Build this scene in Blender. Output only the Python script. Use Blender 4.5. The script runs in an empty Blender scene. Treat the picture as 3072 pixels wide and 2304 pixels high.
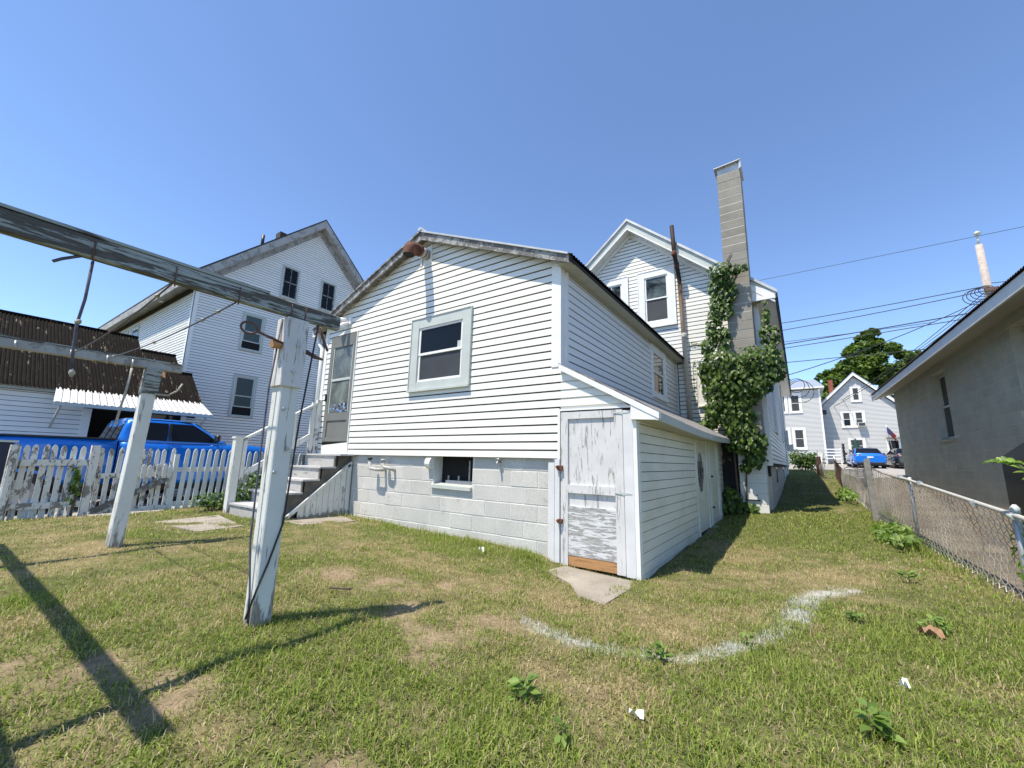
import bpy, math, random
import numpy as np
from mathutils import Vector

random.seed(7)
RNG = np.random.default_rng(11)
S = bpy.context.scene
COL = S.collection
E = 1.1                      # eye height: every z below is measured from eye level, E lifts it to the world

# ------------------------------------------------------------------ camera, light, exposure
def setup():
    cam = bpy.data.cameras.new('camera')
    co = bpy.data.objects.new('camera', cam)
    COL.objects.link(co)
    S.camera = co
    cam.sensor_fit = 'HORIZONTAL'
    cam.sensor_width = 36.0
    cam.lens = 36.0 * 412.0 / 1024.0
    cam.clip_start = 0.05
    cam.clip_end = 2000
    pitch, roll, yaw = math.radians(10.544), math.radians(1.332), math.radians(-34.865)
    f = Vector((math.sin(yaw) * math.cos(pitch), math.cos(yaw) * math.cos(pitch), math.sin(pitch)))
    r = Vector((math.cos(yaw), -math.sin(yaw), 0))
    u = r.cross(f)
    r2 = r * math.cos(roll) + u * math.sin(roll)
    u2 = -r * math.sin(roll) + u * math.cos(roll)
    from mathutils import Matrix
    m = Matrix((r2, u2, -f)).transposed().to_4x4()
    m.translation = Vector((0, 0, E))
    co.matrix_world = m
    sun_to = Vector((-0.17, -0.43, 1.0)).normalized()
    el = math.asin(sun_to.z)
    az = math.atan2(sun_to.x, sun_to.y)
    w = bpy.data.worlds.new('World')
    S.world = w
    w.use_nodes = True
    nt = w.node_tree
    bg = nt.nodes['Background']
    sky = nt.nodes.new('ShaderNodeTexSky')
    sky.sky_type = 'NISHITA'
    sky.sun_disc = False
    sky.sun_elevation = el
    sky.sun_rotation = az
    sky.altitude = 3000
    sky.air_density = 1.0
    sky.dust_density = 0.0
    sky.ozone_density = 3.6
    nt.links.new(sky.outputs[0], bg.inputs[0])
    bg.inputs[1].default_value = 0.147
    sd = bpy.data.lights.new('sun', 'SUN')
    sd.energy = 3.35
    sd.angle = math.radians(0.53)
    sd.color = (1.0, 0.915, 0.78)
    so = bpy.data.objects.new('sun', sd)
    COL.objects.link(so)
    so.rotation_euler = (-sun_to).to_track_quat('-Z', 'Y').to_euler()
    so.location = (-4, -8, 30)
    vs = S.view_settings
    vs.view_transform = 'Standard'
    vs.look = 'None'
    vs.exposure = 1.02
    vs.gamma = 1.0
    vs.use_curve_mapping = False
    S.cycles.max_bounces = 6
    S.cycles.transparent_max_bounces = 8
setup()

# ------------------------------------------------------------------ materials
class NB:
    def __init__(s, name):
        s.m = bpy.data.materials.new(name)
        s.m.use_nodes = True
        s.t = s.m.node_tree
        s.p = s.t.nodes['Principled BSDF']
        s.out = s.t.nodes['Material Output']
        s.tc = None
    def n(s, typ, **kw):
        nd = s.t.nodes.new(typ)
        for k, v in kw.items():
            setattr(nd, k, v)
        return nd
    def link(s, a, b):
        s.t.links.new(a, b)
    def coord(s, scale=(1, 1, 1)):
        if s.tc is None:
            s.tc = s.n('ShaderNodeTexCoord')
        mp = s.n('ShaderNodeMapping')
        mp.inputs['Scale'].default_value = scale
        s.link(s.tc.outputs['Object'], mp.inputs[0])
        return mp.outputs[0]
    def noise(s, scale, detail=4, rough=.55, stretch=(1, 1, 1), dist=0.0):
        nz = s.n('ShaderNodeTexNoise')
        nz.inputs['Scale'].default_value = scale
        nz.inputs['Detail'].default_value = detail
        nz.inputs['Roughness'].default_value = rough
        nz.inputs['Distortion'].default_value = dist
        s.link(s.coord(stretch), nz.inputs['Vector'])
        return nz.outputs['Fac']
    def ramp(s, fac, stops):
        r = s.n('ShaderNodeValToRGB')
        el = r.color_ramp.elements
        while len(el) < len(stops):
            el.new(0.5)
        for e, (p, c) in zip(el, stops):
            e.position = p
            e.color = (*c, 1) if not isinstance(c, (int, float)) else (c, c, c, 1)
        s.link(fac, r.inputs[0])
        return r.outputs[0]
    def mix(s, fac, a, b, blend='MIX'):
        mx = s.n('ShaderNodeMix', data_type='RGBA', blend_type=blend)
        def put(sock, v):
            if hasattr(v, 'is_output'):
                s.link(v, sock)
            elif isinstance(v, (int, float)):
                sock.default_value = v if sock.type == 'VALUE' else (v, v, v, 1)
            else:
                sock.default_value = (*v, 1)
        put(mx.inputs[0], fac); put(mx.inputs[6], a); put(mx.inputs[7], b)
        return mx.outputs[2]
    def math(s, op, a, b=None):
        md = s.n('ShaderNodeMath', operation=op)
        for i, v in enumerate((a, b)):
            if v is None: continue
            if hasattr(v, 'is_output'): s.link(v, md.inputs[i])
            else: md.inputs[i].default_value = v
        return md.outputs[0]
    def rnd(s):
        return s.n('ShaderNodeObjectInfo').outputs['Random']
    def base(s, c):
        if hasattr(c, 'is_output'): s.link(c, s.p.inputs['Base Color'])
        else: s.p.inputs['Base Color'].default_value = (*c, 1)
    def set(s, rough=None, metal=None, spec=None, coat=None):
        if rough is not None: s.p.inputs['Roughness'].default_value = rough
        if metal is not None: s.p.inputs['Metallic'].default_value = metal
        if spec is not None: s.p.inputs['Specular IOR Level'].default_value = spec
        if coat is not None:
            s.p.inputs['Coat Weight'].default_value = coat
            s.p.inputs['Coat Roughness'].default_value = 0.04
    def bump(s, h, strength=.4, dist=.01):
        b = s.n('ShaderNodeBump')
        b.inputs['Strength'].default_value = strength
        b.inputs['Distance'].default_value = dist
        s.link(h, b.inputs['Height'])
        s.link(b.outputs[0], s.p.inputs['Normal'])

def m_plain(name, c, rough=.6, metal=0, var=.12, scale=6, spec=None, coat=None, bump=0):
    b = NB(name)
    f = b.noise(scale, 5)
    lo = tuple(max(0, x * (1 - var)) for x in c); hi = tuple(min(1, x * (1 + var)) for x in c)
    b.base(b.ramp(f, [(.3, lo), (.7, hi)]))
    b.set(rough, metal, spec, coat)
    if bump: b.bump(b.noise(scale * 8, 3), bump, .004)
    return b.m

def m_vinyl(name, c, dirt=.10, tint=(.55, .57, .5)):
    b = NB(name)
    f = b.noise(1.3, 6, .6, (1, 1, 2.2))
    col = b.mix(b.ramp(f, [(.45, 0.0), (.8, dirt * 3)]), c, tint)
    r = b.math('MULTIPLY_ADD', b.rnd(), .06)
    b.t.nodes[-1].inputs[2].default_value = .95
    col = b.mix(1.0, col, b.mix(0.0, r, r), 'MULTIPLY')
    f2 = b.noise(40, 3)
    col = b.mix(b.ramp(f2, [(.66, 0.0), (.8, .25)]), col, tint)
    b.base(col)
    b.set(.42, 0, .4)
    b.bump(b.noise(14, 3, .6, (.25, .25, 3)), .12, .003)
    return b.m

def m_peel(name, paint, wood, cover=.5, scale=9, stretch=(3, 3, .35), fine=60, foot=0.0):
    """weathered painted wood: flakes of paint missing over grey timber"""
    b = NB(name)
    f = b.noise(scale, 8, .68, stretch, .6)
    f2 = b.noise(scale * 4, 4, .6, stretch)
    mask = b.math('ADD', b.math('MULTIPLY', f, .75), b.math('MULTIPLY', f2, .25))
    if foot:
        tg = b.n('ShaderNodeTexCoord'); sz = b.n('ShaderNodeSeparateXYZ'); b.link(tg.outputs['Generated'], sz.inputs[0])
        mask = b.math('ADD', mask, b.ramp(sz.outputs[2], [(.05, foot), (.16, 0.0)]))
    mk = b.ramp(mask, [(cover - .015, 0.0), (cover + .015, 1.0)])
    g = b.noise(fine, 4, .6, stretch)
    wcol = b.ramp(g, [(.3, tuple(x * .55 for x in wood)), (.7, tuple(min(1, x * 1.25) for x in wood))])
    pcol = b.ramp(b.noise(4, 5), [(.3, tuple(x * .86 for x in paint)), (.7, paint)])
    b.base(b.mix(mk, pcol, wcol))
    b.set(.7, 0, .3)
    inv = b.math('SUBTRACT', 1.0, mk)
    b.bump(b.math('ADD', inv, b.math('MULTIPLY', g, .4)), .5, .004)
    return b.m

def m_block(name, c, var=.2, paintspots=0.0, bump=.5):
    b = NB(name)
    f = b.noise(2.2, 6, .6)
    g = b.noise(70, 3, .7)
    col = b.ramp(f, [(.3, tuple(x * (1 - var) for x in c)), (.7, tuple(min(1, x * (1 + var)) for x in c))])
    k = b.ramp(g, [(.35, .8), (.7, 1.08)])
    col = b.mix(1.0, col, k, 'MULTIPLY')
    r = b.math('MULTIPLY_ADD', b.rnd(), .12)
    b.t.nodes[-1].inputs[2].default_value = .92
    col = b.mix(1.0, col, b.mix(0.0, r, r), 'MULTIPLY')
    if paintspots:
        f3 = b.noise(7, 7, .7)
        col = b.mix(b.ramp(f3, [(.60, 0.0), (.64, paintspots)]), col, (.33, .32, .3))
    b.base(col)
    b.set(.85, 0, .25)
    b.bump(g, bump, .006)
    return b.m

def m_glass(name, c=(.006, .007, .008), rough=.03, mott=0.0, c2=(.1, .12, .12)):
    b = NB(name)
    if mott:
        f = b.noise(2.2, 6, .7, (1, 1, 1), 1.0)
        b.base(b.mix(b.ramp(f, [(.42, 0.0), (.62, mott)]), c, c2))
    else:
        b.base(c)
    b.set(rough, 0, .2)
    b.bump(b.noise(1.6, 2), .03, .02)
    return b.m

def m_leaf(name, dark, light, trans=.35, rough=.45):
    b = NB(name)
    a = b.n('ShaderNodeAttribute', attribute_name='tint')
    r = b.rnd()
    fac = b.math('FRACT', b.math('ADD', a.outputs['Fac'], b.math('MULTIPLY', r, 3.7)))
    col = b.ramp(fac, [(0.0, dark), (.75, light), (1.0, tuple(min(1, x * 1.25) for x in light))])
    b.base(col)
    b.set(rough, 0, .4)
    tr = b.n('ShaderNodeBsdfTranslucent')
    b.link(b.mix(1.0, col, (1.3, 1.5, .5), 'MULTIPLY'), tr.inputs[0])
    ms = b.n('ShaderNodeMixShader')
    ms.inputs[0].default_value = trans
    b.link(b.p.outputs[0], ms.inputs[1]); b.link(tr.outputs[0], ms.inputs[2])
    b.link(ms.outputs[0], b.out.inputs[0])
    return b.m

M = {}
M['bg_vinyl'] = m_vinyl('distant white siding', (.66, .66, .63), .05)
M['vinyl'] = m_vinyl('white vinyl siding', (.80, .785, .715))
M['vinyl_shaded'] = m_vinyl('white siding', (.80, .80, .755), .06)  # cooler copy of the siding colour for walls turned from the sun
M['shed_side'] = m_vinyl('painted clapboard', (.78, .80, .73), .2, (.45, .46, .36))
M['trim'] = m_plain('white trim', (.79, .78, .73), .45, var=.05)
M['gap_shade'] = m_plain('dark core shading siding gaps', (.035, .036, .034), .95)  # near-black wall core, painted in as the shadow lines between boards
M['trim_grey'] = m_plain('soft grey trim', (.49, .52, .475), .5, var=.06)
M['door_grey'] = m_peel('grey door paint', (.185, .19, .175), (.16, .15, .13), .66, 8)
M['door_peel'] = m_peel('peeling white door', (.66, .65, .63), (.36, .35, .33), .565, 8, (3.2, 3.2, .35))
M['door_peel2'] = m_peel('peeling plywood', (.68, .68, .67), (.36, .35, .33), .50, 7, (.55, .55, 4.2))
M['bare_ply'] = m_peel('bare plywood', (.48, .26, .11), (.40, .20, .08), .55, 5, (.5, .5, 5))
M['jamb'] = m_peel('painted jamb', (.70, .70, .69), (.33, .32, .3), .66, 8)
M['post'] = m_peel('painted post', (.70, .71, .66), (.30, .28, .24), .585, 6, (3, 3, .35), foot=.16)
M['beam'] = m_peel('weathered beam', (.34, .38, .36), (.10, .095, .08), .50, 8, (3, .3, 3))
M['picket_old'] = m_peel('old picket', (.74, .73, .68), (.27, .25, .22), .535, 5, (1.6, 1.6, .8))
M['picket'] = m_peel('white picket', (.72, .74, .71), (.34, .34, .31), .70, 8)
M['rake_grey'] = m_peel('weathered rake board', (.36, .36, .34), (.16, .15, .14), .48, 6, (1.4, 1.4, 1.4))
M['rake_left'] = m_peel('stained rake board', (.40, .40, .38), (.29, .28, .26), .52, 3, (1, 1, 1))
M['steps'] = m_peel('grey painted tread', (.45, .44, .415), (.27, .25, .22), .58, 7, (.5, 2, 2))
M['tread_top'] = m_peel('pale worn tread', (.52, .51, .50), (.30, .28, .26), .6, 7, (.5, 2, 2))
M['stringer'] = m_plain('dark bare stringer', (.10, .09, .075), .8, var=.4, scale=9, bump=.4)
M['fnd'] = m_block('painted block', (.61, .595, .55), .08, .4, .8)
M['mortar_w'] = m_block('painted mortar', (.70, .69, .65), .06, 0, .5)
M['sill'] = m_block('dark band', (.13, .135, .12), .2)
M['chim'] = m_block('grey chimney block', (.30, .28, .235), .14)
M['chim_mortar'] = m_plain('pale mortar', (.56, .54, .48), .85)
M['chim_paint'] = m_peel('flaking white block paint', (.74, .735, .70), (.36, .36, .34), .68, 6, (1, 1, 1))
M['dark_block'] = m_block('grey green block', (.46, .46, .37), .10, 0, .25)
M['dark_mortar'] = m_plain('grey mortar', (.54, .54, .45), .85)
M['glass'] = m_glass('dark glass')
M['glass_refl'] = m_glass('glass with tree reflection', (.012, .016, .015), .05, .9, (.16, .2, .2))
M['screen'] = m_plain('insect screen', (.04, .043, .045), .6, var=.15, scale=3)
M['shade'] = m_plain('drawn shade', (.055, .078, .075), .4, var=.1, scale=3)
M['storm'] = m_glass('hazy storm glass', (.10, .115, .105), .12, .8, (.24, .27, .25))
M['black'] = m_plain('dark void', (.006, .006, .006), .9)
M['roof_grey'] = m_plain('galvanised sheet', (.52, .52, .50), .45, .3, .2, 3)
M['asphalt_roof'] = m_plain('dark shingle', (.05, .045, .045), .85, var=.35, scale=14, bump=.4)
M['lean_roof'] = m_peel('grey roll roofing', (.33, .32, .30), (.21, .20, .19), .5, 10, (1, 1, 1))
M['metal_roof'] = m_plain('blue grey standing seam', (.36, .40, .45), .4, .2, .08)
M['awning'] = m_plain('white ribbed sheet', (.74, .73, .70), .4, var=.06)
M['black_rubber'] = m_plain('black rubber', (.018, .018, .018), .7)
M['black_plastic'] = m_plain('black plastic', (.012, .013, .015), .45)
M['navy'] = m_plain('navy plastic', (.012, .022, .055), .5)
M['steel'] = m_plain('galvanised steel', (.46, .46, .45), .4, .6, .15)
M['wire'] = m_plain('weathered fence wire', (.60, .58, .54), .6, .2, .45, 2.5)
M['rusty_wire'] = m_plain('rusty fence wire', (.13, .075, .06), .8, .1, .4, 4)
M['cable'] = m_plain('cable', (.02, .02, .025), .6)
M['rope'] = m_plain('old line', (.10, .10, .13), .8, var=.4, scale=30)
M['rope_pale'] = m_plain('pale line', (.38, .35, .30), .8, var=.3, scale=30)
M['rust'] = m_plain('rust', (.14, .055, .03), .85, .1, .5, 9, bump=.5)
M['pipe_grey'] = m_peel('grey pipe', (.50, .49, .45), (.22, .16, .12), .6, 8, (1, 1, 1))
M['brick'] = m_block('red brick', (.32, .10, .06), .3)
M['pole'] = m_plain('bleached pole', (.42, .36, .31), .8, var=.2, scale=7, bump=.4)
M['blue_paint'] = m_plain('blue car paint', (.0, .17, .66), .3, .25, .03, 2, coat=1.0)
M['silver_paint'] = m_plain('silver car paint', (.55, .57, .6), .3, .5, .03, 2, coat=1.0)
M['dark_paint'] = m_plain('charcoal car paint', (.02, .022, .024), .3, .4, .03, 2, coat=1.0)
M['car_glass'] = m_glass('car glass', (.008, .009, .011), .03)
M['chrome'] = m_plain('chrome', (.6, .6, .6), .15, 1.0, .02)
M['tail'] = m_plain('tail light', (.25, .01, .01), .25, coat=1.0)
M['plate'] = m_plain('number plate', (.7, .7, .68), .5)
M['rim'] = m_plain('alloy', (.32, .33, .35), .35, .8, .1)
M['bark'] = m_plain('bark', (.09, .07, .05), .9, var=.4, scale=12, bump=.6)
M['stem'] = m_plain('green stem', (.09, .12, .04), .7)
M['vine_stem'] = m_plain('vine wood', (.12, .085, .055), .85, var=.3)
M['leaf_vine'] = m_leaf('vine leaf', (.022, .052, .010), (.10, .165, .028))
M['leaf_shrub'] = m_leaf('shrub leaf', (.03, .07, .014), (.10, .17, .03))
M['leaf_tree'] = m_leaf('tree leaf', (.035, .08, .014), (.13, .19, .032), .35, .6)
M['leaf_weed'] = m_leaf('weed leaf', (.085, .15, .025), (.19, .28, .06))
M['leaf_bright'] = m_leaf('bright vine leaf', (.10, .17, .02), (.22, .34, .06))
M['umbrella'] = m_plain('green canvas', (.008, .045, .035), .8)
M['white_plain'] = m_plain('white paint', (.78, .78, .77), .5, var=.03)
M['paper'] = m_plain('paper', (.75, .74, .66), .7, var=.05)
M['dead_leaf'] = m_plain('dead leaf', (.30, .17, .09), .7)
M['flag_red'] = m_plain('flag red', (.24, .03, .035), .7)
M['flag_blue'] = m_plain('flag blue', (.02, .03, .12), .7)
M['sign_ink'] = m_plain('sign ink', (.02, .025, .04), .6)
M['concrete'] = m_block('old concrete', (.33, .295, .245), .22)
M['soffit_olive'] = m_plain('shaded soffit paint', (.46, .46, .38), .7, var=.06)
M['grey_wood'] = m_plain('silvered timber', (.25, .24, .215), .85, var=.3, scale=12, bump=.4)
M['dark_wood_shade'] = m_plain('dark wood and painted shade', (.02, .018, .016), .7)  # dark timber, also used where deep shade is painted in

def m_corr():
    b = NB('tarred corrugated iron')
    f = b.noise(2.2, 8, .74, (.8, 4.5, .8), .3)
    g = b.noise(5, 6, .7, (.6, 6, .6))
    col = b.ramp(g, [(.3, (.006, .005, .0045)), (.6, (.014, .012, .010)), (.85, (.035, .028, .02))])
    col = b.mix(b.ramp(f, [(.60, 0.0), (.66, .85)]), col, (.34, .29, .22))
    h = b.noise(.8, 6, .7, (1, 4, 1))
    col = b.mix(b.ramp(h, [(.63, 0.0), (.68, .75)]), col, (.30, .17, .10))
    b.base(col); b.set(.92, 0, .08)
    b.bump(b.noise(20, 4), .25, .004)
    return b.m
M['corr'] = m_corr()

def m_rustpipe():
    b = NB('rusting stack pipe')
    gm = b.n('ShaderNodeTexCoord')
    sx = b.n('ShaderNodeSeparateXYZ')
    b.link(gm.outputs['Generated'], sx.inputs[0])
    nz = b.noise(5, 6, .65, (1, 1, .5))
    v = b.math('ADD', sx.outputs[2], b.math('MULTIPLY', b.math('SUBTRACT', nz, .5), .45))
    col = b.ramp(v, [(0.0, (.64, .60, .50)), (.40, (.66, .62, .54)), (.48, (.52, .36, .23)), (.60, (.46, .28, .15)), (.66, (.035, .022, .018))])
    col2 = b.mix(b.ramp(b.noise(9, 5, .7), [(.55, 0.0), (.62, .8)]), col, (.50, .44, .36))
    sel = b.ramp(sx.outputs[2], [(.66, 1.0), (.72, 0.0)])
    b.base(b.mix(sel, col, col2)); b.set(.7, .1, .3)
    b.bump(b.noise(30, 3), .4, .004)
    return b.m
M['stack'] = m_rustpipe()

def m_ground():
    b = NB('lawn soil')
    a = b.n('ShaderNodeAttribute', attribute_name='gcol')
    nz = b.noise(9, 8, .72)
    n2 = b.noise(55, 4, .7)
    n3 = b.noise(150, 3, .7, (1, 1, 1))
    k = b.math('ADD', b.math('MULTIPLY', nz, .5), b.math('ADD', b.math('MULTIPLY', n2, .35), b.math('MULTIPLY', n3, .25)))
    kk = b.ramp(k, [(.36, .35), (.72, 1.4)])
    col = b.mix(1.0, a.outputs['Color'], kk, 'MULTIPLY')
    b.base(col); b.set(.95, 0, .1)
    b.bump(k, .8, .02)
    return b.m
M['ground'] = m_ground()

def m_grass():
    b = NB('grass blade')
    a = b.n('ShaderNodeAttribute', attribute_name='bcol')
    b.base(a.outputs['Color']); b.set(.55, 0, .25)
    tr = b.n('ShaderNodeBsdfTranslucent')
    b.link(b.mix(1.0, a.outputs['Color'], (1.1, 1.25, .6), 'MULTIPLY'), tr.inputs[0])
    ms = b.n('ShaderNodeMixShader')
    ms.inputs[0].default_value = .3
    b.link(b.p.outputs[0], ms.inputs[1]); b.link(tr.outputs[0], ms.inputs[2])
    b.link(ms.outputs[0], b.out.inputs[0])
    return b.m
M['grass'] = m_grass()

# ------------------------------------------------------------------ mesh helpers
def tag(o, label=None, cat=None, group=None, kind=None):
    if label: o['label'] = label
    if cat: o['category'] = cat
    if group: o['group'] = group
    if kind: o['kind'] = kind
    return o

def thing(name, label, cat, loc=(0, 0, 0), group=None, rotz=0):
    o = bpy.data.objects.new(name, None)
    COL.objects.link(o)
    o.location = (loc[0], loc[1], loc[2] + E)
    o.rotation_euler = (0, 0, rotz)
    o.empty_display_size = .2
    return tag(o, label, cat, group)

def world_origin(parent):
    """where a parent (unrotated) sits, in eye-level coordinates"""
    v = Vector((0, 0, 0)); p = parent
    while p is not None:
        v += p.location; p = p.parent
    return v - Vector((0, 0, E))

LOCAL = set()
def is_local(o):
    while o is not None:
        if o.name in LOCAL: return True
        o = o.parent
    return False

class MB:
    def __init__(s):
        s.v = []; s.f = []; s.mi = []; s.sm = []
    def face(s, idx, mi=0, smooth=False):
        s.f.append(tuple(idx)); s.mi.append(mi); s.sm.append(smooth)
    def add(s, pts):
        n = len(s.v)
        s.v.extend([tuple(p) for p in pts])
        return n
    def quad(s, a, b, c, d, mi=0):
        n = s.add((a, b, c, d)); s.face((n, n + 1, n + 2, n + 3), mi); return s
    def hexa(s, p, mi=0):
        """8 corners: 0-3 bottom ring, 4-7 top ring"""
        n = s.add(p)
        for q in ((0, 3, 2, 1), (4, 5, 6, 7), (0, 1, 5, 4), (1, 2, 6, 5), (2, 3, 7, 6), (3, 0, 4, 7)):
            s.face([n + i for i in q], mi)
        return s
    def box(s, x0, x1, y0, y1, z0, z1, mi=0):
        return s.hexa(((x0, y0, z0), (x1, y0, z0), (x1, y1, z0), (x0, y1, z0), (x0, y0, z1), (x1, y0, z1), (x1, y1, z1), (x0, y1, z1)), mi)
    def bar(s, a, b, w, h, up=(0, 0, 1), mi=0):
        """rectangular bar from a to b, w sideways, h along up"""
        a = Vector(a); b = Vector(b); d = (b - a).normalized(); up = Vector(up)
        sd = d.cross(up).normalized(); u = sd.cross(d).normalized()
        p = []
        for q in (a, b):
            p += [q - sd * w / 2 - u * h / 2, q + sd * w / 2 - u * h / 2, q + sd * w / 2 + u * h / 2, q - sd * w / 2 + u * h / 2]
        return s.hexa([tuple(x) for x in p], mi)
    def tube(s, pts, r, n=8, mi=0, cap=True, smooth=True):
        pts = [Vector(p) for p in pts]
        rs = r if isinstance(r, (list, tuple)) else [r] * len(pts)
        rings = []
        side = None
        for i, p in enumerate(pts):
            d = (pts[min(i + 1, len(pts) - 1)] - pts[max(i - 1, 0)]).normalized()
            if side is None:
                ref = Vector((0, 0, 1)) if abs(d.z) < .9 else Vector((1, 0, 0))
                side = d.cross(ref).normalized()
            else:
                side = (side - d * side.dot(d)).normalized()
            up = d.cross(side)
            rings.append(s.add([p + (side * math.cos(2 * math.pi * k / n) + up * math.sin(2 * math.pi * k / n)) * rs[i] for k in range(n)]))
        for i in range(len(rings) - 1):
            a, b = rings[i], rings[i + 1]
            for k in range(n):
                s.face((a + k, a + (k + 1) % n, b + (k + 1) % n, b + k), mi, smooth)
        if cap:
            s.face([rings[0] + k for k in range(n)][::-1], mi); s.face([rings[-1] + k for k in range(n)], mi)
        return s
    def loft(s, rings, mi=0, cap=True, smooth=True, closed=True):
        st = [s.add(r) for r in rings]
        n = len(rings[0])
        for a, b in zip(st[:-1], st[1:]):
            for k in range(n if closed else n - 1):
                s.face((a + k, a + (k + 1) % n, b + (k + 1) % n, b + k), mi, smooth)
        if cap:
            s.face([st[0] + k for k in range(n)][::-1], mi); s.face([st[-1] + k for k in range(n)], mi)
        return s
    def prism(s, poly, vec, mi=0):
        """polygon extruded along vec"""
        v = Vector(vec); n = len(poly)
        a = s.add(poly); b = s.add([tuple(Vector(p) + v) for p in poly])
        s.face([a + k for k in range(n)][::-1], mi); s.face([b + k for k in range(n)], mi)
        for k in range(n):
            s.face((a + k, a + (k + 1) % n, b + (k + 1) % n, b + k), mi)
        return s
    def build(s, name, mat, parent=None, label=None, cat=None, group=None, kind=None, bevel=0):
        """vertices are given in eye-level world coordinates (or, under a rotated thing, in its own)"""
        me = bpy.data.meshes.new(name)
        if parent is None:
            off = Vector((0, 0, -E))
        elif is_local(parent):
            off = Vector((0, 0, 0))
        else:
            off = world_origin(parent)
        me.from_pydata([(p[0] - off.x, p[1] - off.y, p[2] - off.z) for p in s.v], [], s.f)
        mats = mat if isinstance(mat, (list, tuple)) else [mat]
        for m in mats:
            me.materials.append(m)
        me.polygons.foreach_set('material_index', s.mi)
        me.polygons.foreach_set('use_smooth', s.sm)
        me.update()
        o = bpy.data.objects.new(name, me)
        COL.objects.link(o)
        if parent is not None:
            o.parent = parent
        if bevel:
            md = o.modifiers.new('edge', 'BEVEL'); md.width = bevel; md.segments = 1; md.limit_method = 'ANGLE'
        return tag(o, label, cat, group, kind)

def np_mesh(name, verts, faces_flat, loop_total, mat, parent=None, fattr=None, cattr=None):
    """fast mesh from numpy; verts in eye-level world coordinates"""
    me = bpy.data.meshes.new(name)
    off = np.array([0, 0, -E]) if parent is None else np.array(world_origin(parent))
    v = (verts - off).astype(np.float32)
    me.vertices.add(len(v)); me.vertices.foreach_set('co', v.ravel())
    me.loops.add(len(faces_flat)); me.loops.foreach_set('vertex_index', faces_flat.astype(np.int32))
    nf = len(loop_total)
    me.polygons.add(nf)
    ls = np.zeros(nf, np.int32); ls[1:] = np.cumsum(loop_total)[:-1]
    me.polygons.foreach_set('loop_start', ls)
    me.polygons.foreach_set('loop_total', np.asarray(loop_total, np.int32))
    if fattr is not None:
        at = me.attributes.new(fattr[0], 'FLOAT', 'POINT'); at.data.foreach_set('value', fattr[1].astype(np.float32))
    if cattr is not None:
        at = me.attributes.new(cattr[0], 'FLOAT_COLOR', 'POINT'); at.data.foreach_set('color', cattr[1].astype(np.float32).ravel())
    me.materials.append(mat)
    me.update(calc_edges=True)
    o = bpy.data.objects.new(name, me)
    COL.objects.link(o)
    if parent is not None: o.parent = parent
    return o

class PL:
    """a wall plane: point = origin + t*u + n*d, v is height"""
    def __init__(s, ox, oy, tx, ty, nx, ny):
        s.o = (ox, oy); s.t = (tx, ty); s.n = (nx, ny)
    def P(s, u, v, d=0.0):
        return (s.o[0] + s.t[0] * u + s.n[0] * d, s.o[1] + s.t[1] * u + s.n[1] * d, v)
    def box(s, mb, u0, u1, v0, v1, d0, d1, mi=0):
        P = s.P
        return mb.hexa((P(u0, v0, d1), P(u1, v0, d1), P(u1, v0, d0), P(u0, v0, d0), P(u0, v1, d1), P(u1, v1, d1), P(u1, v1, d0), P(u0, v1, d0)), mi)
def front(Y): return PL(0, Y, 1, 0, 0, -1)      # faces -Y, u = X
def east(X): return PL(X, 0, 0, 1, 1, 0)        # faces +X, u = Y
def west(X): return PL(X, 0, 0, 1, -1, 0)       # faces -X, u = Y

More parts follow.
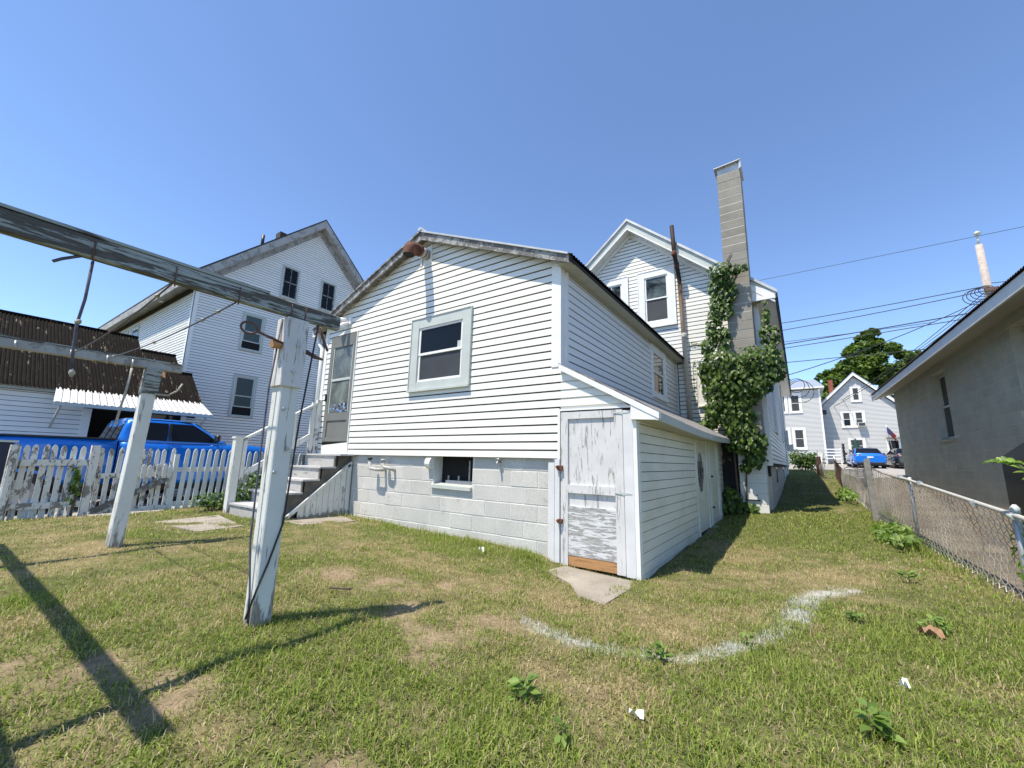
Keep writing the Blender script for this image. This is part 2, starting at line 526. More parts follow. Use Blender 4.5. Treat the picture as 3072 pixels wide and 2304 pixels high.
def clapboards(parent, pl, rng, v0, v1, course, lip, mat, openings=(), seam=0, name='siding_board', joined=False, gap=.019):
    """overlapping boards; rng(v) -> (u0,u1); each course (or each length of it) is one object"""
    k = 0; a = v0; mb_all = MB() if joined else None
    while a < v1 - .01:
        b = min(a + course, v1); bt = max(a + .01, b - gap)
        cuts = sorted({a, bt} | {x for o in openings for x in (o[2], o[3]) if a + .004 < x < bt - .004})
        r0, r1 = rng(a), rng(b)
        lo, hi = min(r0[0], r1[0]), max(r0[1], r1[1])
        pieces = [(lo - 1, hi + 1, 0.0)]
        if seam and hi - lo > 2.2:
            ss = lo + (hi - lo) * random.uniform(.2, .8)
            pieces = [(lo - 1, ss, 0.0), (ss - .012, hi + 1, .0022)]
        for (pa, pb, ex) in pieces:
            quads = []
            for p, q in zip(cuts[:-1], cuts[1:]):
                (l0, h0), (l1, h1) = rng(p), rng(q)
                if l1 > h1: l1 = h1 = (l1 + h1) / 2
                if l0 > h0: continue
                segs = [(l0, h0, l1, h1)]
                for o in openings:
                    if o[2] <= p + .005 and o[3] >= q - .005:
                        ns = []
                        for s_ in segs:
                            if o[1] <= min(s_[0], s_[2]) or o[0] >= max(s_[1], s_[3]): ns.append(s_); continue
                            if o[0] > s_[0] + .004: ns.append((s_[0], o[0], s_[2], o[0]))
                            if o[1] < s_[1] - .004: ns.append((o[1], s_[1], o[1], s_[3]))
                        segs = ns
                for (x0, x1, y0, y1) in segs:
                    x0, y0 = max(x0, pa), max(y0, pa); x1, y1 = min(x1, pb), min(y1, pb)
                    if x1 - x0 < .004: continue
                    if y1 < y0: y0 = y1 = (y0 + y1) / 2
                    quads.append((p, q, x0, x1, y0, y1))
            groups = []
            for g in quads:
                hit = [h for h in groups if any(abs(g[0] - e[1]) < 1e-6 and min(g[3], e[5]) - max(g[2], e[4]) > .002 for e in h)]
                ng = [g]
                for h in hit: ng = h + ng; groups.remove(h)
                groups.append(ng)
            for gq in groups:
                if not gq: continue
                mb = mb_all if joined else MB()
                for (p, q, x0, x1, y0, y1) in gq:
                    fa = lip * (1 - .35 * (p - a) / course) + ex; fb = lip * (1 - .35 * (q - a) / course) + ex
                    P = pl.P
                    n = mb.add((P(x0, p, fa), P(x1, p, fa), P(y1, q, fb), P(y0, q, fb), P(x0, p, 0), P(x1, p, 0), P(y1, q, 0), P(y0, q, 0)))
                    mb.face((n, n + 1, n + 2, n + 3)); mb.face((n + 4, n + 5, n + 1, n)); mb.face((n + 1, n + 5, n + 6, n + 2)); mb.face((n + 4, n, n + 3, n + 7)); mb.face((n + 3, n + 2, n + 6, n + 7))
                if not joined:
                    mb.build(name, mat, parent)
        a = b; k += 1
    if joined:
        mb_all.build('siding_boards', mat, parent, kind='stuff')

def blocks(parent, pl, u0, u1, v0, v1, mat, bw=.406, bh=.2032, joint=.010, face=.010, openings=(), name='block', shift=0.0, top_down=True):
    rows = int(math.ceil((v1 - v0) / bh))
    for r in range(rows):
        q = v1 - r * bh if top_down else v0 + (r + 1) * bh
        p = max(v0, q - bh); q = min(q, v1)
        x = u0 - ((r % 2) * bw / 2 + shift) % bw
        while x < u1:
            a, b = max(x, u0), min(x + bw, u1)
            x += bw
            if b - a < .05: continue
            rects = [(a, b, p, q)]
            for o in openings:
                nr = []
                for (ra, rb, rp, rq) in rects:
                    if o[1] <= ra or o[0] >= rb or o[3] <= rp or o[2] >= rq: nr.append((ra, rb, rp, rq)); continue
                    if o[2] <= rp + .03 and o[3] >= rq - .03:
                        if o[0] - ra > .04: nr.append((ra, o[0], rp, rq))
                        if rb - o[1] > .04: nr.append((o[1], rb, rp, rq))
                    else:
                        if o[2] - rp > .03: nr.append((ra, rb, rp, o[2]))
                        elif rq - o[3] > .03: nr.append((ra, rb, o[3], rq))
                rects = nr
            for (ra, rb, rp, rq) in rects:
                j = joint / 2; c = .006; f = face + random.uniform(-.0025, .0025)
                P = pl.P; mb = MB()
                n = mb.add((P(ra + j, rp + j, 0), P(rb - j, rp + j, 0), P(rb - j, rq - j, 0), P(ra + j, rq - j, 0),
                            P(ra + j + c, rp + j + c, f), P(rb - j - c, rp + j + c, f), P(rb - j - c, rq - j - c, f), P(ra + j + c, rq - j - c, f)))
                for qd in ((4, 5, 6, 7), (0, 1, 5, 4), (1, 2, 6, 5), (2, 3, 7, 6), (3, 0, 4, 7)):
                    mb.face([n + i for i in qd])
                mb.build(name, mat, parent)

def window(parent, pl, u0, u1, v0, v1, trim=.09, casing='trim', sash='trim', upper='glass', lower='glass', d=.0, proud=.032, sill=True, mull=0, lower_open=0.0, lights=0, apron=0):
    """double-hung window: casing > sash, pane (+ muntin)"""
    mb = MB()
    pl.box(mb, u0, u0 + trim, v0, v1, d, d + proud)
    pl.box(mb, u1 - trim, u1, v0, v1, d, d + proud)
    pl.box(mb, u0 + trim, u1 - trim, v1 - trim, v1, d, d + proud - .002)
    pl.box(mb, u0 + trim, u1 - trim, v0, v0 + trim * .8, d, d + proud - .002)
    if sill: pl.box(mb, u0 - .015, u1 + .015, v0 - .03, v0, d, d + proud + .03)
    # outer J-channel lip
    pl.box(mb, u0 - .014, u0, v0, v1 + .014, d, d + proud + .012)
    pl.box(mb, u1, u1 + .014, v0, v1 + .014, d, d + proud + .012)
    pl.box(mb, u0, u1, v1, v1 + .014, d, d + proud + .010)
    w = mb.build('window', M[casing], parent)
    a, b = u0 + trim, u1 - trim
    c, e = v0 + trim * .8, v1 - trim
    mid = (c + e) / 2
    fr = min(.042, (b - a) * .09)
    lo_b = c + lower_open * (mid - c)
    for nm, (p, q), dd, mt in (('upper', (mid - .012, e), .012, upper), ('lower', (lo_b, mid + .02), .004, lower)):
        s = MB()
        pl.box(s, a, a + fr, p, q, d + .0, d + dd + .014)
        pl.box(s, b - fr, b, p, q, d + .0, d + dd + .014)
        pl.box(s, a + fr, b - fr, q - fr * .8, q, d + .0, d + dd + .013)
        pl.box(s, a + fr, b - fr, p, p + fr * .9, d + .0, d + dd + .013)
        s.build('sash', M[sash], w)
        g = MB(); g.quad(pl.P(a + fr, p + fr * .9, d + dd), pl.P(b - fr, p + fr * .9, d + dd), pl.P(b - fr, q - fr * .8, d + dd), pl.P(a + fr, q - fr * .8, d + dd))
        g.build('pane', M[mt], w)
        for k in range(1, lights + 1):
            t = MB(); x = a + fr + (b - a - 2 * fr) * k / (lights + 1)
            pl.box(t, x - .011, x + .011, p + fr, q - fr * .8, d + dd + .001, d + dd + .012)
            t.build('muntin', M[sash], w)
    if lower_open > 0:
        g = MB(); g.quad(pl.P(a, c, d + .002), pl.P(b, c, d + .002), pl.P(b, lo_b, d + .002), pl.P(a, lo_b, d + .002)); g.build('opening', M['black'], w)
    return w

# ------------------------------------------------------------------ ground height
GP = np.array([(0,0,-1.12),(-2.6,1.3,-.95),(-5.6,1.3,-.91),(-8.9,1,-.955),(-8.9,2.7,-.95),(-8.9,4.4,-.9),(-7.5,3,-.92),(-6.4,3.4,-.945),(-6.3,4.4,-.97),(-4.4,4.4,-1.03),(-2.48,4.4,-1.11),(-2.0,4.2,-1.17),(-1.42,4.35,-1.16),(-1.42,7.2,-1.12),(-1.42,9.8,-1.02),(-.9,9.85,-.93),(1.0,10.1,-.9),(1.25,5,-.97),(1.5,3,-1.02),(1.0,16,-.7),(.5,20,-.42),(-.4,20,-.42),(0,25,-.3),(0,28,-.14),(2,33,0),(4,39,.06),(3,46,.35),(10,46,.35),(-6,46,.35),(2.9,11,-.72),(2.9,19.6,-.2),(5,25,-.1),(10,40,.06),(-9.6,2,-1.1),(-11,2,-1.17),(-12,8,-1.12),(-15,3,-1.16),(-17.5,9,-1.0),(-17,15,-.8),(-10,12,-.85),(-10,20,-.3),(-5,-5,-1.2),(5,-5,-1.2),(-12,-6,-1.25),(5,3,-1.0),(-1,-3,-1.18),(-20,40,.3),(14,20,-.2),(14,0,-1),(-30,5,-1.1)], float)
def _phi(r): return np.sqrt(r * r + .25)
_A = _phi(np.hypot(GP[:, None, 0] - GP[None, :, 0], GP[:, None, 1] - GP[None, :, 1]))
_B = np.c_[np.ones(len(GP)), GP[:, :2]]
_W = np.linalg.solve(np.block([[_A, _B], [_B.T, np.zeros((3, 3))]]), np.r_[GP[:, 2], 0, 0, 0])
def gh(x, y):
    x = np.clip(np.asarray(x, float), -30, 14); y = np.clip(np.asarray(y, float), -6, 47)
    s = np.zeros(np.broadcast(x, y).shape)
    for i in range(len(GP)):
        s = s + _W[i] * _phi(np.hypot(x - GP[i, 0], y - GP[i, 1]))
    return s + _W[-3] + _W[-2] * x + _W[-1] * y
def g1(x, y): return float(gh(np.array([x]), np.array([y]))[0])

def _hash(i, j, k):
    h = (i * 374761393 + j * 668265263 + k * 974634777) & 0x7fffffff
    h = (h ^ (h >> 13)) * 1274126177 & 0x7fffffff
    return ((h ^ (h >> 16)) & 0xffff) / 65535.0
def vnoise(x, y, s, k=0):
    x = np.asarray(x) / s; y = np.asarray(y) / s
    i = np.floor(x).astype(np.int64); j = np.floor(y).astype(np.int64)
    fx = x - i; fy = y - j
    fx = fx * fx * (3 - 2 * fx); fy = fy * fy * (3 - 2 * fy)
    a = _hash(i, j, k); b = _hash(i + 1, j, k); c = _hash(i, j + 1, k); d = _hash(i + 1, j + 1, k)
    return (a * (1 - fx) + b * fx) * (1 - fy) + (c * (1 - fx) + d * fx) * fy
def fbm(x, y, s, k=0, oct=4):
    t = 0; amp = 1; tot = 0
    for o in range(oct):
        t = t + amp * vnoise(x, y, s / 2 ** o, k + o * 17); tot += amp; amp *= .55
    return t / tot

BARE = [(-2.15,2.08,.22),(-2.07,1.81,.25),(-1.77,1.65,.2),(-1.89,1.82,.22),(-3.2,2.13,.3),(-2.82,2.33,.3),(-2.51,2.81,.25),(-2.35,1.01,.12),(-3.1,.46,.16),(-1.44,1.29,.10),(-1.45,.98,.12),(-2.71,.56,.12),(-2.51,.66,.12),(-2.02,4.09,.25),(-1.5,7.9,.35),(-1.3,8.8,.3),(-2.2,.72,.15),(-1.9,2.35,.2)]
DRY = [(-3.52,.61,.35),(-.72,6.12,.7),(-.42,5.21,.8),(-.98,3.14,.6),(-1.67,2.43,.5),(-1.74,3.18,.45),(-.86,2.2,.35),(-2.25,.69,.3),(-1.8,.75,.25),(-5.11,.67,.6),(-5.51,1.13,.6),(-4.25,2.96,.5),(-4.84,1.83,.5),(.08,5.23,.6),(-.9,4.24,.4),(-2.25,2.64,.5),(-1.2,2.2,.4),(-4.18,1.15,.4),(-6.6,1.1,.7),(-7.6,1.4,.6),(-3.4,3.0,.5)]
GREEN = [(-1.92,1.14,.4),(-4.83,4.4,.6),(-3.35,4.0,.55),(-2.6,4.0,.35),(-3.43,.8,.25),(-4.09,.59,.25),(-2.5,1.14,.35),(.03,2.72,.6),(.41,3.6,.6),(.03,9.11,1.6),(-.14,2.0,.5),(-2.2,1.41,.35),(-.28,3.4,.25),(.35,2.69,.6),(-1.67,1.3,.35),(-1.01,8.83,.6),(-6.5,2.9,.3),(-4.2,4.1,.5),(.3,7.2,.7),(-1.0,1.5,.3),(-6.2,1.6,.4)]
RING = np.array([(-1.85,2.6),(-1.64,2.55),(-1.42,2.48),(-1.15,2.44),(-.98,2.51),(-.77,2.63),(-.6,2.73),(-.42,3.03),(-.27,3.28),(-.15,3.66),(-.1,4.19),(.03,4.6),(.23,4.81)])
SLABS = {'door': [(-2.32,4.02),(-2.25,4.34),(-1.50,4.33),(-1.42,4.05),(-1.40,3.38),(-1.66,3.45),(-1.95,3.85)],
         'steps': [(-7.1,2.0),(-7.35,2.84),(-6.1,2.66),(-5.95,2.1)],
         'panel': [(-6.25,3.25),(-6.28,4.25),(-5.75,4.1),(-5.8,3.3)]}
def blob(x, y, L):
    t = np.zeros(np.shape(x))
    for (a, b, r) in L:
        t = np.maximum(t, np.exp(-((x - a) ** 2 + (y - b) ** 2) / (r * r) * 1.35))
    return t
def ring_dist(x, y):
    d = np.full(np.shape(x), 9.0)
    for i in range(1, len(RING) - 1):
        a, b = RING[i], RING[i + 1]
        ab = b - a; t = np.clip(((x - a[0]) * ab[0] + (y - a[1]) * ab[1]) / (ab @ ab), 0, 1)
        d = np.minimum(d, np.hypot(x - a[0] - t * ab[0], y - a[1] - t * ab[1]) / (.8 if i < 9 else 1.25))
    return d
def in_poly(x, y, poly):
    c = np.zeros(np.shape(x), bool); n = len(poly)
    for i in range(n):
        x0, y0 = poly[i]; x1, y1 = poly[(i + 1) % n]
        cond = ((y0 > y) != (y1 > y)) & (x < (x1 - x0) * (y - y0) / (y1 - y0 + 1e-12) + x0)
        c ^= cond
    return c
def lawn_fields(x, y):
    jx = x + (vnoise(x, y, .35, 90) - .5) * .35; jy = y + (vnoise(x, y, .35, 91) - .5) * .35
    bare = blob(jx, jy, BARE)
    bare = np.clip(bare * 1.05 + np.clip(fbm(x, y, .5, 3) - .66, 0, 1) * 3.0 + np.clip(vnoise(x, y, .13, 55) - .86, 0, 1) * 4, 0, 1)
    dry = .17 + .8 * (fbm(x, y, 1.1, 5) - .42) + .75 * (vnoise(x, y, .20, 33) - .5) + .5 * (vnoise(x, y, .08, 34) - .5)
    dry = dry + .42 * blob(jx, jy, DRY) - .55 * blob(jx, jy, GREEN)
    dry = np.where(y > 7, dry - .15 - .15 * np.clip((y - 7) / 6, 0, 1), dry)
    dry = np.clip(dry, 0, 1)
    bare = np.clip(bare - blob(jx, jy, GREEN) * .9, 0, 1)
    return bare, dry

def build_ground():
    xs = np.unique(np.r_[-400, -200, -100, -60, np.arange(-40, -11, 1.0), np.arange(-11, -9, .25), np.arange(-9, 2.0, .06), np.arange(2, 16, .7), 20, 30, 60, 100, 200, 400])
    ys = np.unique(np.r_[-400, -100, -40, -20, np.arange(-10, -.6, .8), np.arange(-.6, 6.5, .06), np.arange(6.5, 14, .12), np.arange(14, 30, .4), np.arange(30, 60, 2), 80, 120, 200, 400])
    X, Y = np.meshgrid(xs, ys)
    Z = gh(X, Y)
    near = (X > -9) & (X < 2) & (Y < 30)
    Z = Z + np.where(near, (fbm(X, Y, .45, 61) - .5) * .05 + (vnoise(X, Y, .12, 62) - .5) * .012, 0)
    bare, dry = lawn_fields(X, Y)
    soil = np.array([.31, .235, .15]); thatch = np.array([.255, .21, .11]); gr = np.array([.115, .125, .045])
    c = gr + (thatch - gr) * (dry ** .8)[..., None]
    c = c + (soil - c) * bare[..., None]
    rd = ring_dist(X, Y)
    ch = np.clip(1.25 - rd / .075, 0, 1) * np.clip(.25 + 1.1 * vnoise(X, Y, .09, 71), 0, 1)
    c = c + (np.array([.56, .56, .53]) - c) * (ch * .85)[..., None]
    drive = (X < -9.25) & (X > -17.4) & (Y < 30)
    lot = ((X > 1.6) & (Y > 19.5)) | (Y > 29.5)
    pave = np.array([.40, .37, .32]); lotc = np.array([.40, .375, .34])
    c = np.where(drive[..., None], pave, c); c = np.where(lot[..., None], lotc, c)
    dirt = (X > 1.25) & (Y < 19.5)
    c = np.where(dirt[..., None], (np.array([.17, .14, .105])[None, None] * (.6 + .9 * fbm(X, Y, .35, 88))[..., None]), c)
    col = np.c_[c.reshape(-1, 3), np.ones(c.size // 3)]
    nx, ny = len(xs), len(ys)
    idx = np.arange(nx * ny).reshape(ny, nx)
    q = np.stack([idx[:-1, :-1], idx[:-1, 1:], idx[1:, 1:], idx[1:, :-1]], -1).reshape(-1)
    o = np_mesh('ground', np.stack([X.ravel(), Y.ravel(), Z.ravel()], -1), q, np.full(len(q) // 4, 4), M['ground'], cattr=('gcol', col))
    o.data.polygons.foreach_set('use_smooth', np.ones(len(q) // 4, bool))
    tag(o, 'patchy sloping back yard lawn with paved driveway and lot beyond', kind='structure')
build_ground()

def slab(name, poly, label, top=.010):
    mb = MB()
    zz = [g1(x, y) for x, y in poly]
    n = len(poly)
    a = mb.add([(x, y, z - .08) for (x, y), z in zip(poly, zz)]); b = mb.add([(x, y, z + top) for (x, y), z in zip(poly, zz)])
    mb.face([b + k for k in range(n)])
    for k in range(n): mb.face((a + k, a + (k + 1) % n, b + (k + 1) % n, b + k))
    mb.build(name, M['concrete'], None, label, 'paving slab')
slab('concrete_slab', SLABS['door'], 'cracked concrete slab below the peeling white lean-to door')
slab('concrete_slab', SLABS['steps'], 'concrete slab in the grass before the bottom tread of the steps')
slab('concrete_slab', SLABS['panel'], 'narrow concrete strip beside the triangular side panel of the steps')

# ------------------------------------------------------------------ generic roof pieces
def corrugated(name, parent, hi, lo, y0, y1, mat, period=.068, amp=.009, nseg=4, label=None):
    """sheet whose ribs run from hi=(x,z) down to lo=(x,z), repeated along Y"""
    n = int((y1 - y0) / period * nseg)
    ys = np.linspace(y0, y1, n + 1)
    dx, dz = lo[0] - hi[0], lo[1] - hi[1]
    L = math.hypot(dx, dz); nx, nz = -dz / L, dx / L
    if nz < 0: nx, nz = -nx, -nz
    o = np.sin((ys - y0) / period * 2 * math.pi) * amp
    A = np.stack([hi[0] + nx * o, ys, hi[1] + nz * o], -1); B = np.stack([lo[0] + nx * o, ys, lo[1] + nz * o], -1)
    v = np.r_[A, B]; k = np.arange(n); m = n + 1
    q = np.stack([k, k + 1, k + 1 + m, k + m], -1).ravel()
    ob = np_mesh(name, v, q, np.full(n, 4), mat, parent)
    return tag(ob, label)

def deck(name, parent, pts, y0, y1, t, mat):
    """solid slab following (x,z) polyline pts, thickness t downwards"""
    mb = MB()
    for (a, b) in zip(pts[:-1], pts[1:]):
        mb.hexa(((a[0], y0, a[1] - t), (b[0], y0, b[1] - t), (b[0], y1, b[1] - t), (a[0], y1, a[1] - t), (a[0], y0, a[1]), (b[0], y0, b[1]), (b[0], y1, b[1]), (a[0], y1, a[1])))
    return mb.build(name, mat, parent)

# ------------------------------------------------------------------ the white house: rear wing, lean-to, two-storey front
def build_house():
    H = thing('house', 'white clapboard house with a low rear wing, peeling lean-to door and tall block chimney', 'house', (-4.9, 4.4, -1.05))
    WY = 4.4
    f = front(WY)
    # --- rear wing gable wall
    core = MB()
    core.prism([(-7.55, WY, .04), (-2.34, WY, .04), (-2.34, WY, 2.58), (-4.87, WY, 3.66), (-7.55, WY, 2.58)], (0, .12, 0))
    gw = core.build('gable_wall', M['gap_shade'], H)
    vent = (-4.97, -4.715, 3.16, 3.50)
    ops = [(-7.375, -6.54, 0, 2.30), (-5.055, -3.775, 1.02, 2.225), vent]
    def rng(v):
        r = -4.863 + (3.66 - v) / .428; l = -4.863 - (3.66 - v) / .398
        l = max(l, -7.50)
        if v > 1.145: r = min(r, -2.457)
        elif v > .605: r = -2.325 + (1.12 - v) / .6 if v > .62 else -1.50
        else: r = -2.352
        return (l, r)
    # split into three bands so that the sloping edges change cleanly
    c = .1025
    clapboards(gw, f, lambda v: (max(-7.50, -4.863 - (3.66 - v) / .398), -2.352), .04,   .04 + 6 * c, c, .02, M['vinyl'], ops, gap=.019, seam=1)
    clapboards(gw, f, lambda v: (-7.50, min(-2.325 + (1.13 - v) / .6, -1.47)), .04 + 6 * c, .04 + 11 * c, c, .02, M['vinyl'], ops, gap=.019, seam=1)
    clapboards(gw, f, lambda v: (max(-7.50, -4.863 - (3.66 - v) / .398), min(-2.457, -4.863 + (3.66 - v) / .428)), .04 + 11 * c, 3.66, c, .02, M['vinyl'], ops, gap=.019, seam=1)
    # triangle of wall behind the lean-to gable boards
    mb = MB(); mb.prism([(-2.34, WY + .001, .60), (-1.46, WY + .001, .60), (-2.34, WY + .001, 1.13)], (0, .1, 0)); mb.build('lean_to_gable', M['vinyl'], H)
    # corner boards
    mb = MB(); mb.box(-2.457, -2.324, WY - .028, WY + .10, 1.15, 2.60); mb.build('corner_board', M['trim'], H)
    mb = MB(); mb.box(-7.59, -7.50, WY - .028, WY + .10, .03, 2.56); mb.build('corner_board', M['trim'], H)
    # J strip round the lean-to door edge
    mb = MB(); mb.box(-2.366, -2.334, WY - .03, WY, .03, .62); mb.box(-2.334, -1.47, WY - .03, WY, .598, .622); mb.build('edge_strip', M['trim'], H)
    # rake boards, weathered grey, with the sheet edge above
    for nm, a, b in (('r', (-4.863, 3.66), (-2.15, 2.50)), ('l', (-4.863, 3.66), (-7.84, 2.475))):
        mb = MB()
        dx = b[0] - a[0]
        mb.hexa(((a[0], WY - .16, a[1] - .105), (b[0], WY - .16, b[1] - .085), (b[0], WY - .13, b[1] - .085), (a[0], WY - .13, a[1] - .105),
                 (a[0], WY - .16, a[1] + .02), (b[0], WY - .16, b[1] + .02), (b[0], WY - .13, b[1] + .02), (a[0], WY - .13, a[1] + .02)))
        mb.build('rake_board', M['rake_grey'], H)
        mb = MB()
        mb.hexa(((a[0], WY - .13, a[1] - .06), (b[0], WY - .13, b[1] - .05), (b[0], WY, b[1] - .05), (a[0], WY, a[1] - .06),
                 (a[0], WY - .13, a[1] - .035), (b[0], WY - .13, b[1] - .03), (b[0], WY, b[1] - .03), (a[0], WY, a[1] - .035)))
        mb.build('rake_soffit', M['rake_grey'], H)
        mb = MB()
        s = 1 if nm == 'r' else -1
        mb.hexa(((a[0], WY - .185, a[1] + .025), (b[0], WY - .185, b[1] + .02), (b[0], WY - .05, b[1] + .02), (a[0], WY - .05, a[1] + .025),
                 (a[0], WY - .185, a[1] + .055), (b[0], WY - .185, b[1] + .045), (b[0], WY - .05, b[1] + .045), (a[0], WY - .05, a[1] + .055)))
        mb.build('edge_flashing', M['roof_grey'] if nm == 'r' else M['rake_grey'], H)
    rf = deck('roof', H, [(-7.84, 2.47), (-4.863, 3.655), (-2.15, 2.495)], WY - .12, 10.44, .03, M['dark_wood_shade'])
    corrugated('roof_sheet', rf, (-4.863, 3.70), (-2.10, 2.515), WY - .17, 10.44, M['corr'])
    corrugated('roof_sheet', rf, (-4.863, 3.70), (-7.88, 2.495), WY - .17, 10.44, M['corr'])
    mb = MB(); mb.tube([(-4.863, WY - .2, 3.725), (-4.863, 10.44, 3.725)], .035, 8); mb.build('ridge_cap', M['roof_grey'], rf)
    # --- right wall of the wing
    e = east(-2.336)
    mb = MB(); mb.box(-2.44, -2.336, WY + .1, 10.44, .9, 2.60); sw = mb.build('side_wall', M['gap_shade'], H)
    sop = [(8.215, 9.235, 1.33, 2.40)]
    clapboards(sw, e, lambda v: (WY + .16, 10.33), 1.16, 2.42, c, .02, M['vinyl_shaded'], sop, gap=.014)
    mb = MB(); e.box(mb, WY + .10, WY + .16, 1.15, 2.45, 0, .026); e.box(mb, 10.33, 10.40, 1.15, 2.45, 0, .026); mb.build('corner_board', M['trim'], H)
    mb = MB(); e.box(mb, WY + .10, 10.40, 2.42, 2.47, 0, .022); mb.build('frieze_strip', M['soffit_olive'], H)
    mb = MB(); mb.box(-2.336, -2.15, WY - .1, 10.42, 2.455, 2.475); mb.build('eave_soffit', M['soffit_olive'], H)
    mb = MB(); mb.box(-2.155, -2.135, WY - .12, 10.42, 2.462, 2.498); mb.build('eave_board', M['dark_wood_shade'], H)  # board coloured near black as the shadow line under the roof sheet
    window(H, e, 8.225, 9.225, 1.34, 2.39, trim=.10, upper='glass_refl', lower='glass')
    # --- big window of the gable
    w = window(H, f, -5.04, -3.79, 1.05, 2.21, trim=.155, casing='trim_grey', sash='trim', upper='glass', lower='screen', proud=.045)
    mb = MB(); mb.quad(f.P(-4.06, 1.62, .016), f.P(-3.96, 1.62, .016), f.P(-3.96, 1.74, .016), f.P(-4.06, 1.74, .016)); mb.build('sticker', M['trim_grey'], w)
    # --- storm door
    build_storm_door(H, f)
    # --- vent pipe through the gable
    mb = MB(); f.box(mb, vent[0], vent[0] + .03, vent[2], vent[3], 0, .03); f.box(mb, vent[1] - .03, vent[1], vent[2], vent[3], 0, .03); f.box(mb, vent[0] + .03, vent[1] - .03, vent[2] + .01, vent[3] - .01, 0, .008)
    mb.build('vent_block', M['trim'], H)
    vx, vz = -4.835, 3.335
    mb = MB(); mb.tube([f.P(vx, vz, .008), f.P(vx, vz, .20)], .083, 18); vp = mb.build('vent_pipe', M['pipe_grey'], H)
    mb = MB(); mb.tube([f.P(vx, vz, .17), f.P(vx, vz, .225)], .095, 18); mb.tube([f.P(vx, vz, .09), f.P(vx, vz, .105)], .087, 18); mb.build('collar', M['rust'], vp)
    mb = MB(); mb.tube([f.P(vx, vz, .20), f.P(vx, vz, .30), f.P(vx, vz - .02, .36), f.P(vx, vz - .08, .40), f.P(vx, vz - .17, .405)], [.088, .090, .092, .092, .090], 18, cap=False); mb.build('elbow', M['rust'], vp)
    mb = MB(); mb.tube([f.P(vx, vz - .168, .405), f.P(vx, vz - .169, .405)], .086, 18); mb.build('mouth', M['black'], vp)
    # --- floodlight
    mb = MB(); f.box(mb, -6.92, -6.78, 2.47, 2.60, 0, .05); fl = mb.build('floodlight', M['white_plain'], H)
    mb = MB(); mb.tube([f.P(-6.86, 2.56, .05), f.P(-6.97, 2.56, .13), f.P(-7.08, 2.53, .20)], [.022, .045, .058], 10); mb.build('lamp_head', M['white_plain'], fl)
    mb = MB(); mb.tube([f.P(-6.84, 2.50, .05), f.P(-6.86, 2.44, .14), f.P(-6.88, 2.36, .20)], [.022, .045, .058], 10); mb.build('lamp_head', M['white_plain'], fl)
    # --- gutter end and downspout at the far left corner
    mb = MB(); mb.box(-7.93, -7.80, WY - .12, 10.3, 2.36, 2.45); mb.build('gutter', M['trim'], H)
    mb = MB(); mb.tube([(-7.84, WY - .04, 2.36), (-7.80, WY - .04, 2.24), (-7.66, WY - .04, 2.10), (-7.64, WY - .04, .0)], .038, 8); mb.build('downspout', M['trim'], H)
    # --- foundation of the wing
    ff = front(WY + .045)
    cel = (-4.455, -3.72, -.375, .06)
    mb = MB()
    for (a, b, p, q) in ((-7.5, cel[0], -1.35, .07), (cel[1], -2.345, -1.35, .07), (cel[0], cel[1], -1.35, cel[2])):
        ff.box(mb, a, b, p, q, -.2, 0)
    fd = mb.build('foundation', M['mortar_w'], H)
    blocks(fd, ff, -6.38, -2.47, -1.35, .082, M['fnd'], openings=[cel], joint=.007, face=.0045, shift=.15)
    # cellar window in the foundation
    mb = MB(); ff.box(mb, cel[0], cel[1], cel[2], cel[3], -.19, -.17); cw = mb.build('cellar_window', M['black'], H)
    mb = MB(); ff.box(mb, cel[0] + .14, cel[1] - .02, cel[2] + .02, cel[2] + .075, -.16, -.10)
    for x in (-4.30, -4.10, -3.90, -3.76): ff.box(mb, x, x + .018, cel[2] + .07, cel[2] + (.36 if x > -3.95 else .14), -.15, -.13)
    mb.build('sash', M['steps'], cw)
    mb = MB(); mb.hexa((ff.P(cel[0] - .03, cel[2] - .035, .045), ff.P(cel[1] + .0, cel[2] - .045, .045), ff.P(cel[1], cel[2] - .045, -.15), ff.P(cel[0] - .03, cel[2] - .035, -.15), ff.P(cel[0] - .03, cel[2] + .012, .045), ff.P(cel[1], cel[2] + .002, .045), ff.P(cel[1], cel[2] + .03, -.15), ff.P(cel[0] - .03, cel[2] + .04, -.15)))
    mb.build('sill', M['trim_grey'], cw)
    mb = MB()
    for k in range(9):
        t0, t1 = math.pi * k / 9, math.pi * (k + 1) / 9
        mb.hexa((ff.P(-4.57, -.06 - .085 * math.cos(t0), .0), ff.P(-4.47, -.06 - .085 * math.cos(t0), .0), ff.P(-4.47, -.06 - .085 * math.cos(t0), .012 + .085 * math.sin(t0)), ff.P(-4.57, -.06 - .085 * math.cos(t0), .012 + .085 * math.sin(t0)),
                 ff.P(-4.57, -.06 - .085 * math.cos(t1), .0), ff.P(-4.47, -.06 - .085 * math.cos(t1), .0), ff.P(-4.47, -.06 - .085 * math.cos(t1), .012 + .085 * math.sin(t1)), ff.P(-4.57, -.06 - .085 * math.cos(t1), .012 + .085 * math.sin(t1))))
    mb.build('vent_hood', M['trim'], H)
    # fill pipes, tap
    for (pts, cap, cm) in (([ff.P(-5.54, -.19, -.02), ff.P(-5.545, -.19, .13), ff.P(-5.60, -.185, .155), ff.P(-5.72, -.175, .155), ff.P(-5.765, -.15, .155), ff.P(-5.765, -.03, .155)], ff.P(-5.765, .0, .155), 'black_rubber'),
                           ([ff.P(-5.315, -.20, -.02), ff.P(-5.32, -.17, .09), ff.P(-5.36, -.155, .115), ff.P(-5.44, -.145, .115), ff.P(-5.48, -.12, .115), ff.P(-5.48, -.045, .115)], ff.P(-5.48, -.02, .115), 'pipe_grey')):
